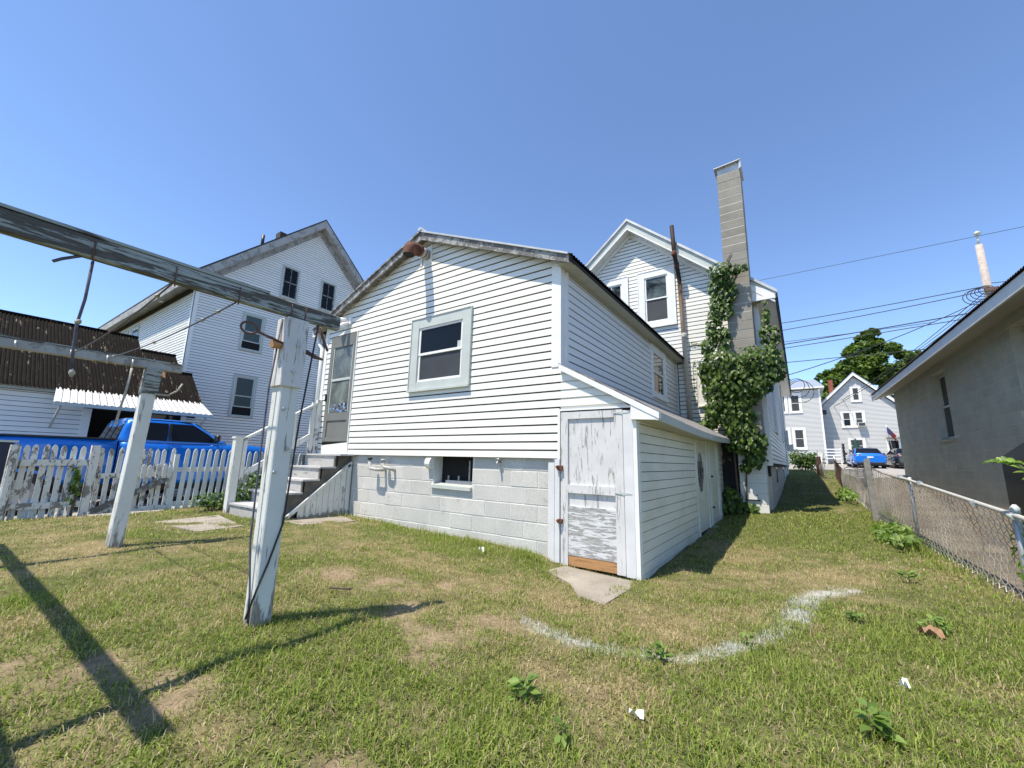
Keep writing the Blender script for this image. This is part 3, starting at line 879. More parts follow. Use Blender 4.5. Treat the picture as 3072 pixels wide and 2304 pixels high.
        mb = MB(); mb.tube(pts, .026, 10); pp = mb.build('fill_pipe', M['pipe_grey'], H)
        mb = MB(); mb.tube([(cap[0], cap[1], cap[2] - .035), cap], .037, 12); mb.build('cap', M[cm], pp)
    mb = MB(); mb.tube([ff.P(-3.25, -.02, -.02), ff.P(-3.25, -.02, .07), ff.P(-3.25, -.05, .09)], .014, 8)
    mb.tube([ff.P(-3.28, .015, .065), ff.P(-3.22, .015, .065)], .011, 6); mb.build('tap', M['steel'], H)
    # --- lean-to
    build_lean_to(H, WY)
    # --- two-storey part behind
    build_main(H)
    return H

def build_storm_door(H, f):
    u0, u1, v0, v1 = -7.365, -6.555, .27, 2.28
    mb = MB()
    f.box(mb, u0, u0 + .10, v0, v1, 0, .03); f.box(mb, u1 - .085, u1, v0, v1, 0, .03)
    f.box(mb, u0 + .10, u1 - .085, 2.06, v1, 0, .028); f.box(mb, u0 + .10, u1 - .085, .655, .80, 0, .028); f.box(mb, u0 + .10, u1 - .085, v0, .345, 0, .028)
    d = mb.build('storm_door', M['door_grey'], H)
    mb = MB(); f.box(mb, u0 + .10, u1 - .085, .345, .655, 0, .012); mb.build('panel', M['door_grey'], d)
    mb = MB(); f.box(mb, u0 + .10, u1 - .085, 1.40, 1.445, .004, .024); f.box(mb, u0 + .10, u0 + .125, .80, 2.06, .004, .022); f.box(mb, u1 - .11, u1 - .085, .80, 2.06, .004, .022)
    mb.build('glazing_frame', M['trim_grey'], d)
    for p, q in ((.80, 1.40), (1.445, 2.06)):
        mb = MB(); mb.quad(f.P(u0 + .125, p, .01), f.P(u1 - .11, p, .01), f.P(u1 - .11, q, .01), f.P(u0 + .125, q, .01)); mb.build('pane', M['storm'], d)
    # crumpled foil behind the bottom of the glass
    mb = MB(); nx, nz = 14, 5
    g = [[f.P(u0 + .13 + (u1 - u0 - .25) * i / nx, .81 + .15 * j / nz + random.uniform(-.012, .012), .014 + random.uniform(0, .016)) for i in range(nx + 1)] for j in range(nz + 1)]
    for j in range(nz):
        for i in range(nx):
            a, b, c, e = g[j][i], g[j][i + 1], g[j + 1][i + 1], g[j + 1][i]
            n = mb.add((a, b, c, e)); mb.face((n, n + 1, n + 2)); mb.face((n, n + 2, n + 3))
    mb.build('crumpled_foil', M['chrome'], d)
    mb = MB(); f.box(mb, u0 + .005, u0 + .03, 1.02, 1.16, .03, .055); mb.tube([f.P(u0 - .02, 1.155, .045), f.P(u0 + .02, 1.155, .06)], .014, 8); mb.build('handle', M['black_plastic'], d)
    mb = MB(); f.box(mb, u1, u1 + .016, v0 - .22, v1 + .02, 0, .035); f.box(mb, u0 - .010, u0, v0, v1, 0, .018); mb.build('door_trim', M['trim'], H)
    mb = MB(); mb.hexa((f.P(u0 - .01, .045, .02), f.P(u1, .045, .02), f.P(u1, .045, 0), f.P(u0 - .01, .045, 0), f.P(u0 - .01, .20, .02), f.P(u1, .255, .02), f.P(u1, .255, 0), f.P(u0 - .01, .20, 0))); mb.build('kick_board', M['trim'], H)
    mb = MB(); f.box(mb, u0 - .01, u1, .20, .27, 0, .006); mb.build('threshold', M['dark_wood_shade'], H)

def build_lean_to(H, WY):
    f = front(WY - .005)
    # left jamb
    mb = MB(); f.box(mb, -2.487, -2.405, -1.12, -.01, -.1, .03); f.box(mb, -2.40, -2.338, -1.12, .03, -.1, .03); mb.build('door_jamb', M['jamb'], H)
    # board door
    u0, u1, v0, v1 = -2.325, -1.572, -1.135, .585
    mb = MB()
    f.box(mb, u0, u0 + .09, v0, v1, -.02, .018); f.box(mb, u1 - .095, u1, v0, v1, -.02, .018)
    f.box(mb, u0 + .09, u1 - .095, v1 - .085, v1, -.02, .017); 
    d = mb.build('lean_to_door', M['door_peel'], H, label='peeling white board door with a bare plywood foot')
    mb = MB(); f.box(mb, u0 + .09, u1 - .095, -.255, v1 - .085, -.02, -.006); mb.build('upper_panel', M['door_peel'], d)
    mb = MB(); f.box(mb, u0 + .09, u1 - .095, -.345, -.255, -.02, .022); mb.build('mid_rail', M['door_peel'], d)
    mb = MB(); f.box(mb, u0 + .09, u1 - .095, -.49, -.345, -.02, -.008); mb.build('strip_panel', M['door_peel'], d)
    mb = MB(); f.box(mb, u0 + .09, u1 - .095, -1.02, -.49, -.02, .010); mb.build('lower_panel', M['door_peel2'], d)
    mb = MB(); f.box(mb, u0 + .09, u1 - .095, v0 + .005, -1.02, -.02, .006); mb.build('bare_board', M['bare_ply'], d, label='bare orange plywood strip')
    for z in (.545, -.315):
        mb = MB()
        f.box(mb, u1 - .01, u1 + .01, z - .02, z + .02, .018, .026)
        mb.prism([f.P(u1 - .01, z - .012, .022), f.P(u1 - .10, z - .003, .022), f.P(u1 - .10, z + .003, .022), f.P(u1 - .01, z + .012, .022)], (0, -.004, 0))
        mb.prism([f.P(u1 + .01, z - .012, .026), f.P(u1 + .09, z - .003, .026), f.P(u1 + .09, z + .003, .026), f.P(u1 + .01, z + .012, .026)], (0, -.004, 0))
        mb.build('hinge', M['trim_grey'], d)
    for z, k in ((-.06, 1.0), (-.66, .7)):
        mb = MB(); f.box(mb, u0 - .045 * k, u0 + .03, z - .012, z + .018, .018, .045); mb.tube([f.P(u0 - .03 * k, z + .004, .04), f.P(u0 - .035 * k, z + .004, .07), f.P(u0 - .005, z - .03 * k, .065)], .011, 8); f.box(mb, u0 - .005, u0 + .03 * k, z - .045 * k, z - .012, .03, .055)
        mb.build('latch', M['rust'], d)
    mb = MB(); f.box(mb, u1 + .008, -1.462, -1.14, .57, -.1, .026); mb.build('corner_post', M['jamb'], H)
    mb = MB(); f.box(mb, -1.462, -1.418, -1.15, .48, -.1, .022); mb.build('corner_strip', M['trim'], H)
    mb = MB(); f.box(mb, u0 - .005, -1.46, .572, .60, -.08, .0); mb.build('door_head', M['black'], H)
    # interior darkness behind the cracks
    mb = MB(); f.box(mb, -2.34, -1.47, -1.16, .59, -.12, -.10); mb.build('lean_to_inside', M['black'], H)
    # side wall
    e = east(-1.42)
    mb = MB(); mb.box(-1.50, -1.42, WY + .05, 10.0, -1.25, .50); sw = mb.build('lean_to_wall', M['gap_shade'], H)
    op = [(7.23, 9.46, -1.3, .48)]
    clapboards(sw, e, lambda v: (WY + .02, 10.0), -1.21, .43, .1025, .012, M['shed_side'], op, gap=.008)
    mb = MB(); e.box(mb, WY + .02, 10.0, .43, .485, 0, .014); mb.build('frieze_strip', M['shed_side'], H)
    # side doors
    mb = MB()
    for (a, b, dd) in ((7.24, 7.30, .03), (9.38, 9.46, .03), (8.18, 8.26, .028), (8.40, 8.46, .028)):
        e.box(mb, a, b, -1.12, .46, 0, dd)
    mb.build('door_casing', M['shed_side'], H)
    for (a, b) in ((7.30, 7.74), (7.75, 8.18)):
        mb = MB(); e.box(mb, a, b, -1.06, .45, 0, .012); d = mb.build('side_door', M['shed_side'], H)
    yc, zc = 7.52, -.11
    mb = MB()
    dia = lambda hw, hz, dd: [e.P(yc, zc - hz, dd), e.P(yc + hw, zc, dd), e.P(yc, zc + hz, dd), e.P(yc - hw, zc, dd)]
    o_, i_ = dia(.21, .315, .013), dia(.165, .25, .013); o2, i2 = dia(.21, .315, .045), dia(.165, .25, .045)
    n = mb.add(o_ + i_ + o2 + i2)
    for k in range(4):
        j = (k + 1) % 4
        mb.face((n + 8 + k, n + 8 + j, n + 12 + j, n + 12 + k)); mb.face((n + k, n + j, n + 8 + j, n + 8 + k)); mb.face((n + 4 + k, n + 4 + j, n + 12 + j, n + 12 + k))
    dw = mb.build('diamond_window', M['rake_grey'], H)
    mb = MB(); n = mb.add(dia(.165, .25, .016)); mb.face((n, n + 1, n + 2, n + 3)); mb.build('pane', M['screen'], dw)
    mb = MB(); e.box(mb, 8.27, 8.39, -1.10, .455, 0, .010); e.box(mb, 8.47, 9.37, -1.08, .455, 0, .010); d2 = mb.build('side_door', M['shed_side'], H)
    mb = MB(); e.box(mb, 8.50, 8.58, -1.05, .43, .010, .024); e.box(mb, 9.27, 9.35, -1.05, .43, .010, .024); e.box(mb, 8.58, 9.27, -.30, -.22, .010, .022); e.box(mb, 8.58, 9.27, .36, .43, .010, .022); e.box(mb, 8.58, 9.27, -1.05, -.95, .010, .022); mb.build('door_frame', M['shed_side'], d2)
    for z in (-.20, -.75): 
        mb = MB(); mb.tube([e.P(8.50, z, .02), e.P(8.50, z, .055)], .018, 8); mb.build('knob', M['black_plastic'], d2)
    mb = MB(); e.box(mb, 8.22, 8.5, -1.16, -1.06, .0, .12); mb.build('door_step', M['concrete'], H)
    # roof: sagging plane from the wing wall down to the eave
    ys = [WY - .07, 5.4, 6.2, 7.0, 7.8, 8.6, 9.3, 9.78]; sag = [0, -.02, -.035, -.04, -.035, -.02, 0, .015]
    mb = MB()
    top, bot = [], []
    for y, s in zip(ys, sag):
        top.append(((-2.336, y, 1.185), (-1.175, y, .535 + s))); bot.append(((-2.336, y, 1.135), (-1.175, y, .485 + s)))
    for i in range(len(ys) - 1):
        a, b = top[i], top[i + 1]; c, d_ = bot[i], bot[i + 1]
        mb.hexa((c[0], c[1], d_[1], d_[0], a[0], a[1], b[1], b[0]))
    lr = mb.build('lean_to_roof', M['lean_roof'], H)
    for k in range(1, 5):     # lapped courses of roofing
        t = k / 5; mb = MB()
        for i in range(len(ys) - 1):
            a = Vector(top[i][0]).lerp(Vector(top[i][1]), t); b = Vector(top[i + 1][0]).lerp(Vector(top[i + 1][1]), t)
            a2 = Vector(top[i][0]).lerp(Vector(top[i][1]), t + .19); b2 = Vector(top[i + 1][0]).lerp(Vector(top[i + 1][1]), t + .19)
            up = Vector((0, 0, .009))
            n = mb.add((a + up, a2 + up * .3, b2 + up * .3, b + up, a - up * .2, b - up * .2)); mb.face((n, n + 1, n + 2, n + 3)); mb.face((n, n + 3, n + 5, n + 4))
        mb.build('roofing_course', M['lean_roof'], lr)
    mb = MB()
    for i in range(len(ys) - 1):
        y0, y1, s0, s1 = ys[i], ys[i + 1], sag[i], sag[i + 1]
        mb.hexa(((-1.20, y0, .445 + s0), (-1.172, y0, .445 + s0), (-1.172, y1, .445 + s1), (-1.20, y1, .445 + s1), (-1.20, y0, .532 + s0), (-1.172, y0, .532 + s0), (-1.172, y1, .532 + s1), (-1.20, y1, .532 + s1)))
    mb.build('lean_to_fascia', M['trim_grey'], H)
    mb = MB()
    for i in range(len(ys) - 1):
        y0, y1, s0, s1 = ys[i], ys[i + 1], sag[i], sag[i + 1]
        mb.hexa(((-1.42, max(y0, WY + .02), .455 + s0), (-1.20, max(y0, WY + .02), .455 + s0), (-1.20, y1, .455 + s1), (-1.42, y1, .455 + s1), (-1.42, max(y0, WY + .02), .47 + s0), (-1.20, max(y0, WY + .02), .47 + s0), (-1.20, y1, .47 + s1), (-1.42, y1, .47 + s1)))
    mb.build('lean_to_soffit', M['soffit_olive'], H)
    # white metal rake and boxed eave end
    mb = MB()
    a, b = (-2.33, 1.14), (-1.165, .49)
    Yf = WY - .075
    mb.hexa(((a[0], Yf, a[1] - .04), (b[0], Yf, b[1] - .03), (b[0], WY, b[1] - .03), (a[0], WY, a[1] - .04), (a[0], Yf, a[1] + .03), (b[0], Yf, b[1] + .035), (b[0], WY, b[1] + .035), (a[0], WY, a[1] + .03)))
    mb.build('lean_to_rake', M['white_plain'], H)
    mb = MB()
    mb.prism([(-1.465, Yf + .008, .465), (-1.20, Yf + .008, .452), (-1.165, Yf + .008, .485), (-1.46, Yf + .008, .63)], (0, .075, 0)); mb.build('eave_box', M['trim'], H)

def build_main(H):
    GY = 10.45
    f = front(GY)
    pk = (-3.37, 6.40); sl = .858
    mb = MB()
    mb.prism([(-6.38, GY, -.2), (-.55, GY, -.2), (-.55, GY, pk[1] - sl * 2.82 - .12), (pk[0], GY, pk[1] - .12), (-6.38, GY, pk[1] - sl * 3.01 - .12)], (0, .15, 0))
    gw = mb.build('main_gable_wall', M['gap_shade'], H)
    w1 = (-3.22, -2.265, 3.45, 5.03); w2 = (-4.43, -3.475, 3.45, 5.03); w3 = (-1.885, -.98, 1.34, 2.45)
    def rng(v):
        r = min(-.66, pk[0] + (pk[1] - .13 - v) / sl); l = max(-6.3, pk[0] - (pk[1] - .13 - v) / sl)
        if v < 2.45: l = max(l, -2.30)
        elif v < 3.72: l = max(l, -4.9 + (3.72 - v) / .43 - .05)
        return (l, r)
    clapboards(gw, f, rng, .08, pk[1] - .14, .1025, .018, M['vinyl'], [w1, w2, w3], gap=.017, seam=1)
    for w, up in ((w1, 'glass_refl'), (w2, 'glass_refl'), (w3, 'shade')):
        window(H, f, w[0] + .015, w[1] - .015, w[2] + .03, w[3] - .015, trim=.165 if w is not w3 else .12, upper=up, lower='screen' if w is not w3 else 'shade', proud=.05, lights=1 if w is w2 else 0)
    # roof with boxed rakes
    oh = .30; Y0 = GY - oh
    dk = deck('main_roof', H, [(-6.70, pk[1] - sl * 3.33 + .13), (pk[0], pk[1] + .13), (-.16, pk[1] - sl * 3.21 + .13)], Y0 + .02, 25.6, .10, M['dark_wood_shade'])
    for s, xe in ((1, -.12), (-1, -6.74)):
        L = abs(xe - pk[0])
        ex = (xe, pk[1] - sl * L)
        # metal roofing sheet with slight edge curl
        mb = MB(); mb.hexa(((pk[0], Y0 - .03, pk[1] + .135), (ex[0], Y0 - .03, ex[1] + .135), (ex[0], 25.65, ex[1] + .135), (pk[0], 25.65, pk[1] + .135), (pk[0], Y0 - .03, pk[1] + .165), (ex[0], Y0 - .03, ex[1] + .165), (ex[0], 25.65, ex[1] + .165), (pk[0], 25.65, pk[1] + .165)))
        mb.build('roofing', M['asphalt_roof'], dk)
        mb = MB(); mb.hexa(((pk[0], Y0 - .04, pk[1] + .10), (ex[0], Y0 - .04, ex[1] + .10), (ex[0], Y0 + .04, ex[1] + .10), (pk[0], Y0 + .04, pk[1] + .10), (pk[0], Y0 - .04, pk[1] + .172), (ex[0], Y0 - .04, ex[1] + .172), (ex[0], Y0 + .06, ex[1] + .172), (pk[0], Y0 + .06, pk[1] + .172)))
        mb.build('edge_flashing', M['roof_grey'], dk)
        # rake board (upper), bed board (lower), soffit, frieze
        x2 = xe - s * .05; z2 = pk[1] - sl * abs(x2 - pk[0])
        mb = MB(); mb.hexa(((pk[0], Y0, pk[1] - .14), (x2, Y0, z2 - .14), (x2, Y0 + .03, z2 - .14), (pk[0], Y0 + .03, pk[1] - .14), (pk[0], Y0, pk[1] + .10), (x2, Y0, z2 + .10), (x2, Y0 + .03, z2 + .10), (pk[0], Y0 + .03, pk[1] + .10))); mb.build('rake_board', M['trim_grey'], H)
        mb = MB(); mb.hexa(((pk[0], Y0 - .02, pk[1] - .15), (x2, Y0 - .02, z2 - .15), (x2, Y0 + .03, z2 - .15), (pk[0], Y0 + .03, pk[1] - .15), (pk[0], Y0 - .02, pk[1] - .115), (x2, Y0 - .02, z2 - .115), (x2, Y0 + .03, z2 - .115), (pk[0], Y0 + .03, pk[1] - .115))); mb.build('rake_bead', M['trim'], H)
        mb = MB(); mb.hexa(((pk[0], Y0 + .03, pk[1] - .14), (x2, Y0 + .03, z2 - .14), (x2, GY, z2 - .14), (pk[0], GY, pk[1] - .14), (pk[0], Y0 + .03, pk[1] - .11), (x2, Y0 + .03, z2 - .11), (x2, GY, z2 - .11), (pk[0], GY, pk[1] - .11))); mb.build('rake_soffit', M['trim'], H)
        x3 = pk[0] + s * 2.80; z3 = pk[1] - sl * 2.80
        mb = MB(); mb.hexa(((pk[0], GY - .05, pk[1] - .24), (x3, GY - .05, z3 - .24), (x3, GY, z3 - .24), (pk[0], GY, pk[1] - .24), (pk[0], GY - .05, pk[1] - .14), (x3, GY - .05, z3 - .14), (x3, GY, z3 - .14), (pk[0], GY, pk[1] - .14))); mb.build('frieze_board', M['trim'], H)
    # cornice return at the right eave
    mb = MB(); mb.prism([(-.62, Y0 - .01, 3.66), (-.20, Y0 - .01, 3.66), (-.14, Y0 - .01, 3.72), (-.62, Y0 - .01, 4.02)], (0, .30, 0)); mb.build('cornice_return', M['trim'], H)
    mb = MB(); mb.box(-.66, -.16, Y0 - .03, Y0 + .04, 3.60, 3.665); mb.build('cornice_lip', M['white_plain'], H)
    # right wall
    e = east(-.53)
    mb = MB(); mb.box(-.70, -.53, GY + .02, 25.5, -.0, 3.75); rw = mb.build('main_side_wall', M['gap_shade'], H)
    ops = [(13.2, 14.3, .95, 2.55), (18.4, 19.4, .95, 2.55)]
    clapboards(rw, e, lambda v: (GY + .14, 25.4), .08, 3.62, .1025, .018, M['vinyl_shaded'], ops)
    for o in ops: window(H, e, o[0], o[1], o[2], o[3], trim=.1, upper='glass', lower='glass')
    mb = MB(); mb.box(-.66, -.505, GY - .03, GY + .14, .02, 3.70); mb.build('corner_board', M['trim'], H)
    mb = MB(); mb.box(-.53, -.15, GY - .1, 25.5, 3.60, 3.63); mb.build('eave_soffit', M['trim'], H)
    mb = MB(); mb.box(-.17, -.145, GY - .2, 25.5, 3.58, 3.78); mb.build('eave_board', M['dark_wood_shade'], H)
    mb = MB(); mb.box(-.72, -.57, GY + .02, 25.4, -1.3, .08); mb.box(-1.9, -.72, GY + .02, GY + .15, -1.3, .08)
    fd = mb.build('main_foundation', M['mortar_w'], H)
    fe = east(-.57)
    blocks(fd, fe, GY + .05, 25.4, -1.1, .07, M['fnd'], openings=[(13.0, 13.5, -.4, .1), (18, 18.5, -.35, .1)], name='foundation_block', face=.008)
    for y in (13.0, 18.0):
        mb = MB(); fe.box(mb, y, y + .5, -.4, .06, 0, .01); mb.build('cellar_window', M['glass'], H)
    # service boxes on the far part of the wall
    mb = MB(); e.box(mb, 21.0, 21.4, .9, 1.5, .0, .16); e.box(mb, 21.1, 21.25, 1.5, 3.5, .0, .06); e.box(mb, 21.15, 21.22, -.2, .9, .0, .05); mb.build('meter_box', M['steel'], H)
    mb = MB(); e.box(mb, 23.6, 23.9, .75, 1.05, .0, .28); mb.build('junction_box', M['steel'], H)
    # chimney of hollow blocks
    cx0, cx1, cy0, cy1, zt = -1.085, -.602, 9.9, 10.40, 6.80
    mb = MB(); mb.box(cx0 + .004, cx1 - .004, cy0 + .004, cy1, -1.15, zt - .02); ch = mb.build('chimney', M['chim_mortar'], H, label='tall unpainted concrete block chimney')
    z = -1.15; k = 0
    while z < zt - .02:
        t = min(z + .2032, zt)
        mb = MB(); j = .0055; r = random.uniform(-.003, .003); c = .004
        x0, x1, y0, y1 = cx0 + r, cx1 + r, cy0 + r, cy1
        n = mb.add(((x0 + c, y0 + c, z + j), (x1 - c, y0 + c, z + j), (x1 - c, y1, z + j), (x0 + c, y1, z + j), (x0, y0, z + j + c), (x1, y0, z + j + c), (x1, y1, z + j + c), (x0, y1, z + j + c),
                    (x0, y0, t - j - c), (x1, y0, t - j - c), (x1, y1, t - j - c), (x0, y1, t - j - c), (x0 + c, y0 + c, t - j), (x1 - c, y0 + c, t - j), (x1 - c, y1, t - j), (x0 + c, y1, t - j)))
        for a in (0, 4, 8):
            for q in range(4): mb.face((n + a + q, n + a + (q + 1) % 4, n + a + 4 + (q + 1) % 4, n + a + 4 + q))
        mb.face((n, n + 3, n + 2, n + 1)); mb.face((n + 12, n + 13, n + 14, n + 15))
        mb.build('chimney_block', M['chim_paint'] if t < .33 else M['chim'], ch)
        z += .2032; k += 1
    # sheet metal hood on the chimney
    mb = MB()
    mb.box(cx0 + .01, cx1 - .01, cy0 + .02, cy0 + .03, zt, zt + .17); mb.box(cx0 + .01, cx0 + .02, cy0 + .03, cy1, zt, zt + .17)
    mb.hexa(((cx0 - .05, cy0 - .06, zt + .15), (cx1 + .03, cy0 - .06, zt + .19), (cx1 + .03, cy1 + .05, zt + .19), (cx0 - .05, cy1 + .05, zt + .15), (cx0 - .05, cy0 - .06, zt + .165), (cx1 + .03, cy0 - .06, zt + .205), (cx1 + .03, cy1 + .05, zt + .205), (cx0 - .05, cy1 + .05, zt + .165)))
    mb.hexa(((cx1 - .02, cy0 - .02, zt - .02), (cx1 + .035, cy0 - .05, zt + .0), (cx1 + .035, cy1 + .05, zt + .0), (cx1 - .02, cy1, zt - .02), (cx1 - .01, cy0 - .02, zt + .19), (cx1 + .03, cy0 - .05, zt + .19), (cx1 + .03, cy1 + .05, zt + .19), (cx1 - .01, cy1, zt + .19)))
    mb.build('chimney_hood', M['roof_grey'], ch)
    ffc = front(cy0)
    mb = MB(); ffc.box(mb, -1.00, -.74, -.66, -.45, 0, .022); cd = mb.build('cleanout_door', M['chim_paint'], ch)
    mb = MB(); ffc.box(mb, -1.01, -.74, -.685, -.66, 0, .03); mb.tube([ffc.P(-.79, -.57, .022), ffc.P(-.79, -.57, .04)], .012, 8); mb.build('latch', M['black_plastic'], cd)
    mb = MB(); mb.box(-1.86, -1.10, GY - .12, GY - .02, -1.25, .62); mb.build('shade_sheet', M['dark_wood_shade'], H)  # near-black sheet standing in for the deep shade beside the chimney
    # soil stack in front of the gable
    mb = MB(); mb.tube([(-2.065, 10.33, .95), (-2.14, 10.33, 4.55), (-2.15, 10.28, 4.75), (-2.16, 10.10, 5.05), (-2.165, 10.04, 5.2), (-2.19, 10.03, 5.92)], .050, 14)
    st = mb.build('soil_stack', M['stack'], H, label='tall rust-streaked soil stack pipe')
    for (x, y, zc) in ((-2.10, 10.33, 3.10), (-2.07, 10.33, 1.62), (-2.168, 10.04, 5.16), (-2.155, 10.2, 4.9)):
        mb = MB(); mb.tube([(x, y, zc - .06), (x, y, zc - .03), (x, y, zc + .04), (x, y, zc + .06)], [.055, .064, .064, .055], 12); mb.build('pipe_collar', M['rust'] if zc > 4 else M['pipe_grey'], st)
build_house()

# ------------------------------------------------------------------ back steps
def build_steps():
    T = thing('back_steps', 'grey wooden back steps with a white railing, climbing to the storm door', 'steps', (-7.0, 3.7, -.93))
    X0, X1 = -7.52, -6.45
    fronts = [(4.12, 4.39, .045), (3.855, 4.14, -.165), (3.59, 3.875, -.365), (3.30, 3.61, -.56), (3.01, 3.32, -.75)]
    for i, (ya, yb, z) in enumerate(fronts):
        mb = MB(); mb.box(X0 - (.03 if i else 0), X1 + (.0 if i else .12), ya, yb, z - .028, z); mb.build('tread', M['tread_top'], T)
        if i < 4:
            zb = fronts[i + 1][2]
            mb = MB(); mb.box(X0 + .01, X1 - .012, ya + .025, ya + .045, zb, z - .028); mb.build('riser', M['steps'], T)
    mb = MB(); mb.box(X0 + .01, X1 - .012, 3.03, 3.05, -1.0, -.778); mb.build('riser', M['steps'], T)
    for x in (X0 + .02, X1 - .052):
        mb = MB()
        poly = [(x, 4.40, .015), (x, 4.12, .015), (x, 4.12, -.195), (x, 3.87, -.195), (x, 3.87, -.395), (x, 3.60, -.395), (x, 3.60, -.59), (x, 3.32, -.59), (x, 3.32, -.78), (x, 3.06, -.78), (x, 3.06, -1.0), (x, 3.40, -1.0), (x, 4.40, -.2)]
        n = len(poly); a = mb.add(poly); b = mb.add([(p[0] + .04, p[1], p[2]) for p in poly])
        import mathutils
        tris = mathutils.geometry.tessellate_polygon([[Vector((p[1], p[2], 0)) for p in poly]])
        for t in tris: mb.face([a + i for i in t]); mb.face([b + i for i in t])
        for k in range(n): mb.face((a + k, a + (k + 1) % n, b + (k + 1) % n, b + k))
        mb.build('stringer', M['stringer'], T)
    # triangular white panel on the right side: frame and upright boards
    xp = -6.425
    mb = MB(); mb.bar((xp, 3.37, -.93), (xp, 4.41, -.10), .05, .05, (0, 0, 1)); mb.box(xp - .02, xp + .025, 3.37, 4.36, -.99, -.945); mb.box(xp - .02, xp + .025, 4.335, 4.405, -.98, -.13)
    T2 = mb.build('side_panel', M['post'], T)
    y = 3.55
    while y < 4.33:
        w = .098; z1 = -.93 + (y - 3.37) / 1.04 * .83 - .04
        z2 = -.93 + (min(y + w, 4.33) - 3.37) / 1.04 * .83 - .04
        mb = MB(); ye = min(y + w - .006, 4.33)
        mb.hexa(((xp - .012, y, -.95), (xp + .004, y, -.95), (xp + .004, ye, -.95), (xp - .012, ye, -.95), (xp - .012, y, z1), (xp + .004, y, z1), (xp + .004, ye, z2), (xp - .012, ye, z2)))
        mb.build('panel_board', M['post'], T2); y += w
    # railing on the left
    mb = MB(); mb.box(-7.60, -7.485, 2.985, 3.095, -1.0, .255); mb.box(-7.615, -7.47, 2.97, 3.11, .255, .285); nw = mb.build('newel_post', M['post'], T)
    mb = MB(); mb.box(-7.57, -7.50, 3.11, 3.17, -.46, .25); mb.build('newel_post', M['post'], T)
    mb = MB(); mb.box(-7.58, -7.49, 4.29, 4.385, -.05, 1.06); mb.build('newel_post', M['picket_old'], T)
    mb = MB(); mb.box(-7.555, -7.50, 4.21, 4.285, .03, 1.0); mb.build('newel_post', M['post'], T)
    mb = MB(); mb.bar((-7.53, 3.10, .235), (-7.53, 4.33, 1.00), .09, .04); mb.build('handrail', M['post'], T)
    mb = MB(); mb.bar((-7.53, 3.10, -.37), (-7.53, 4.31, .42), .04, .085); mb.build('lower_rail', M['post'], T)
    mb = MB(); mb.box(-7.56, -7.52, 3.89, 3.95, .08, .76); mb.build('baluster', M['post'], T)
build_steps()

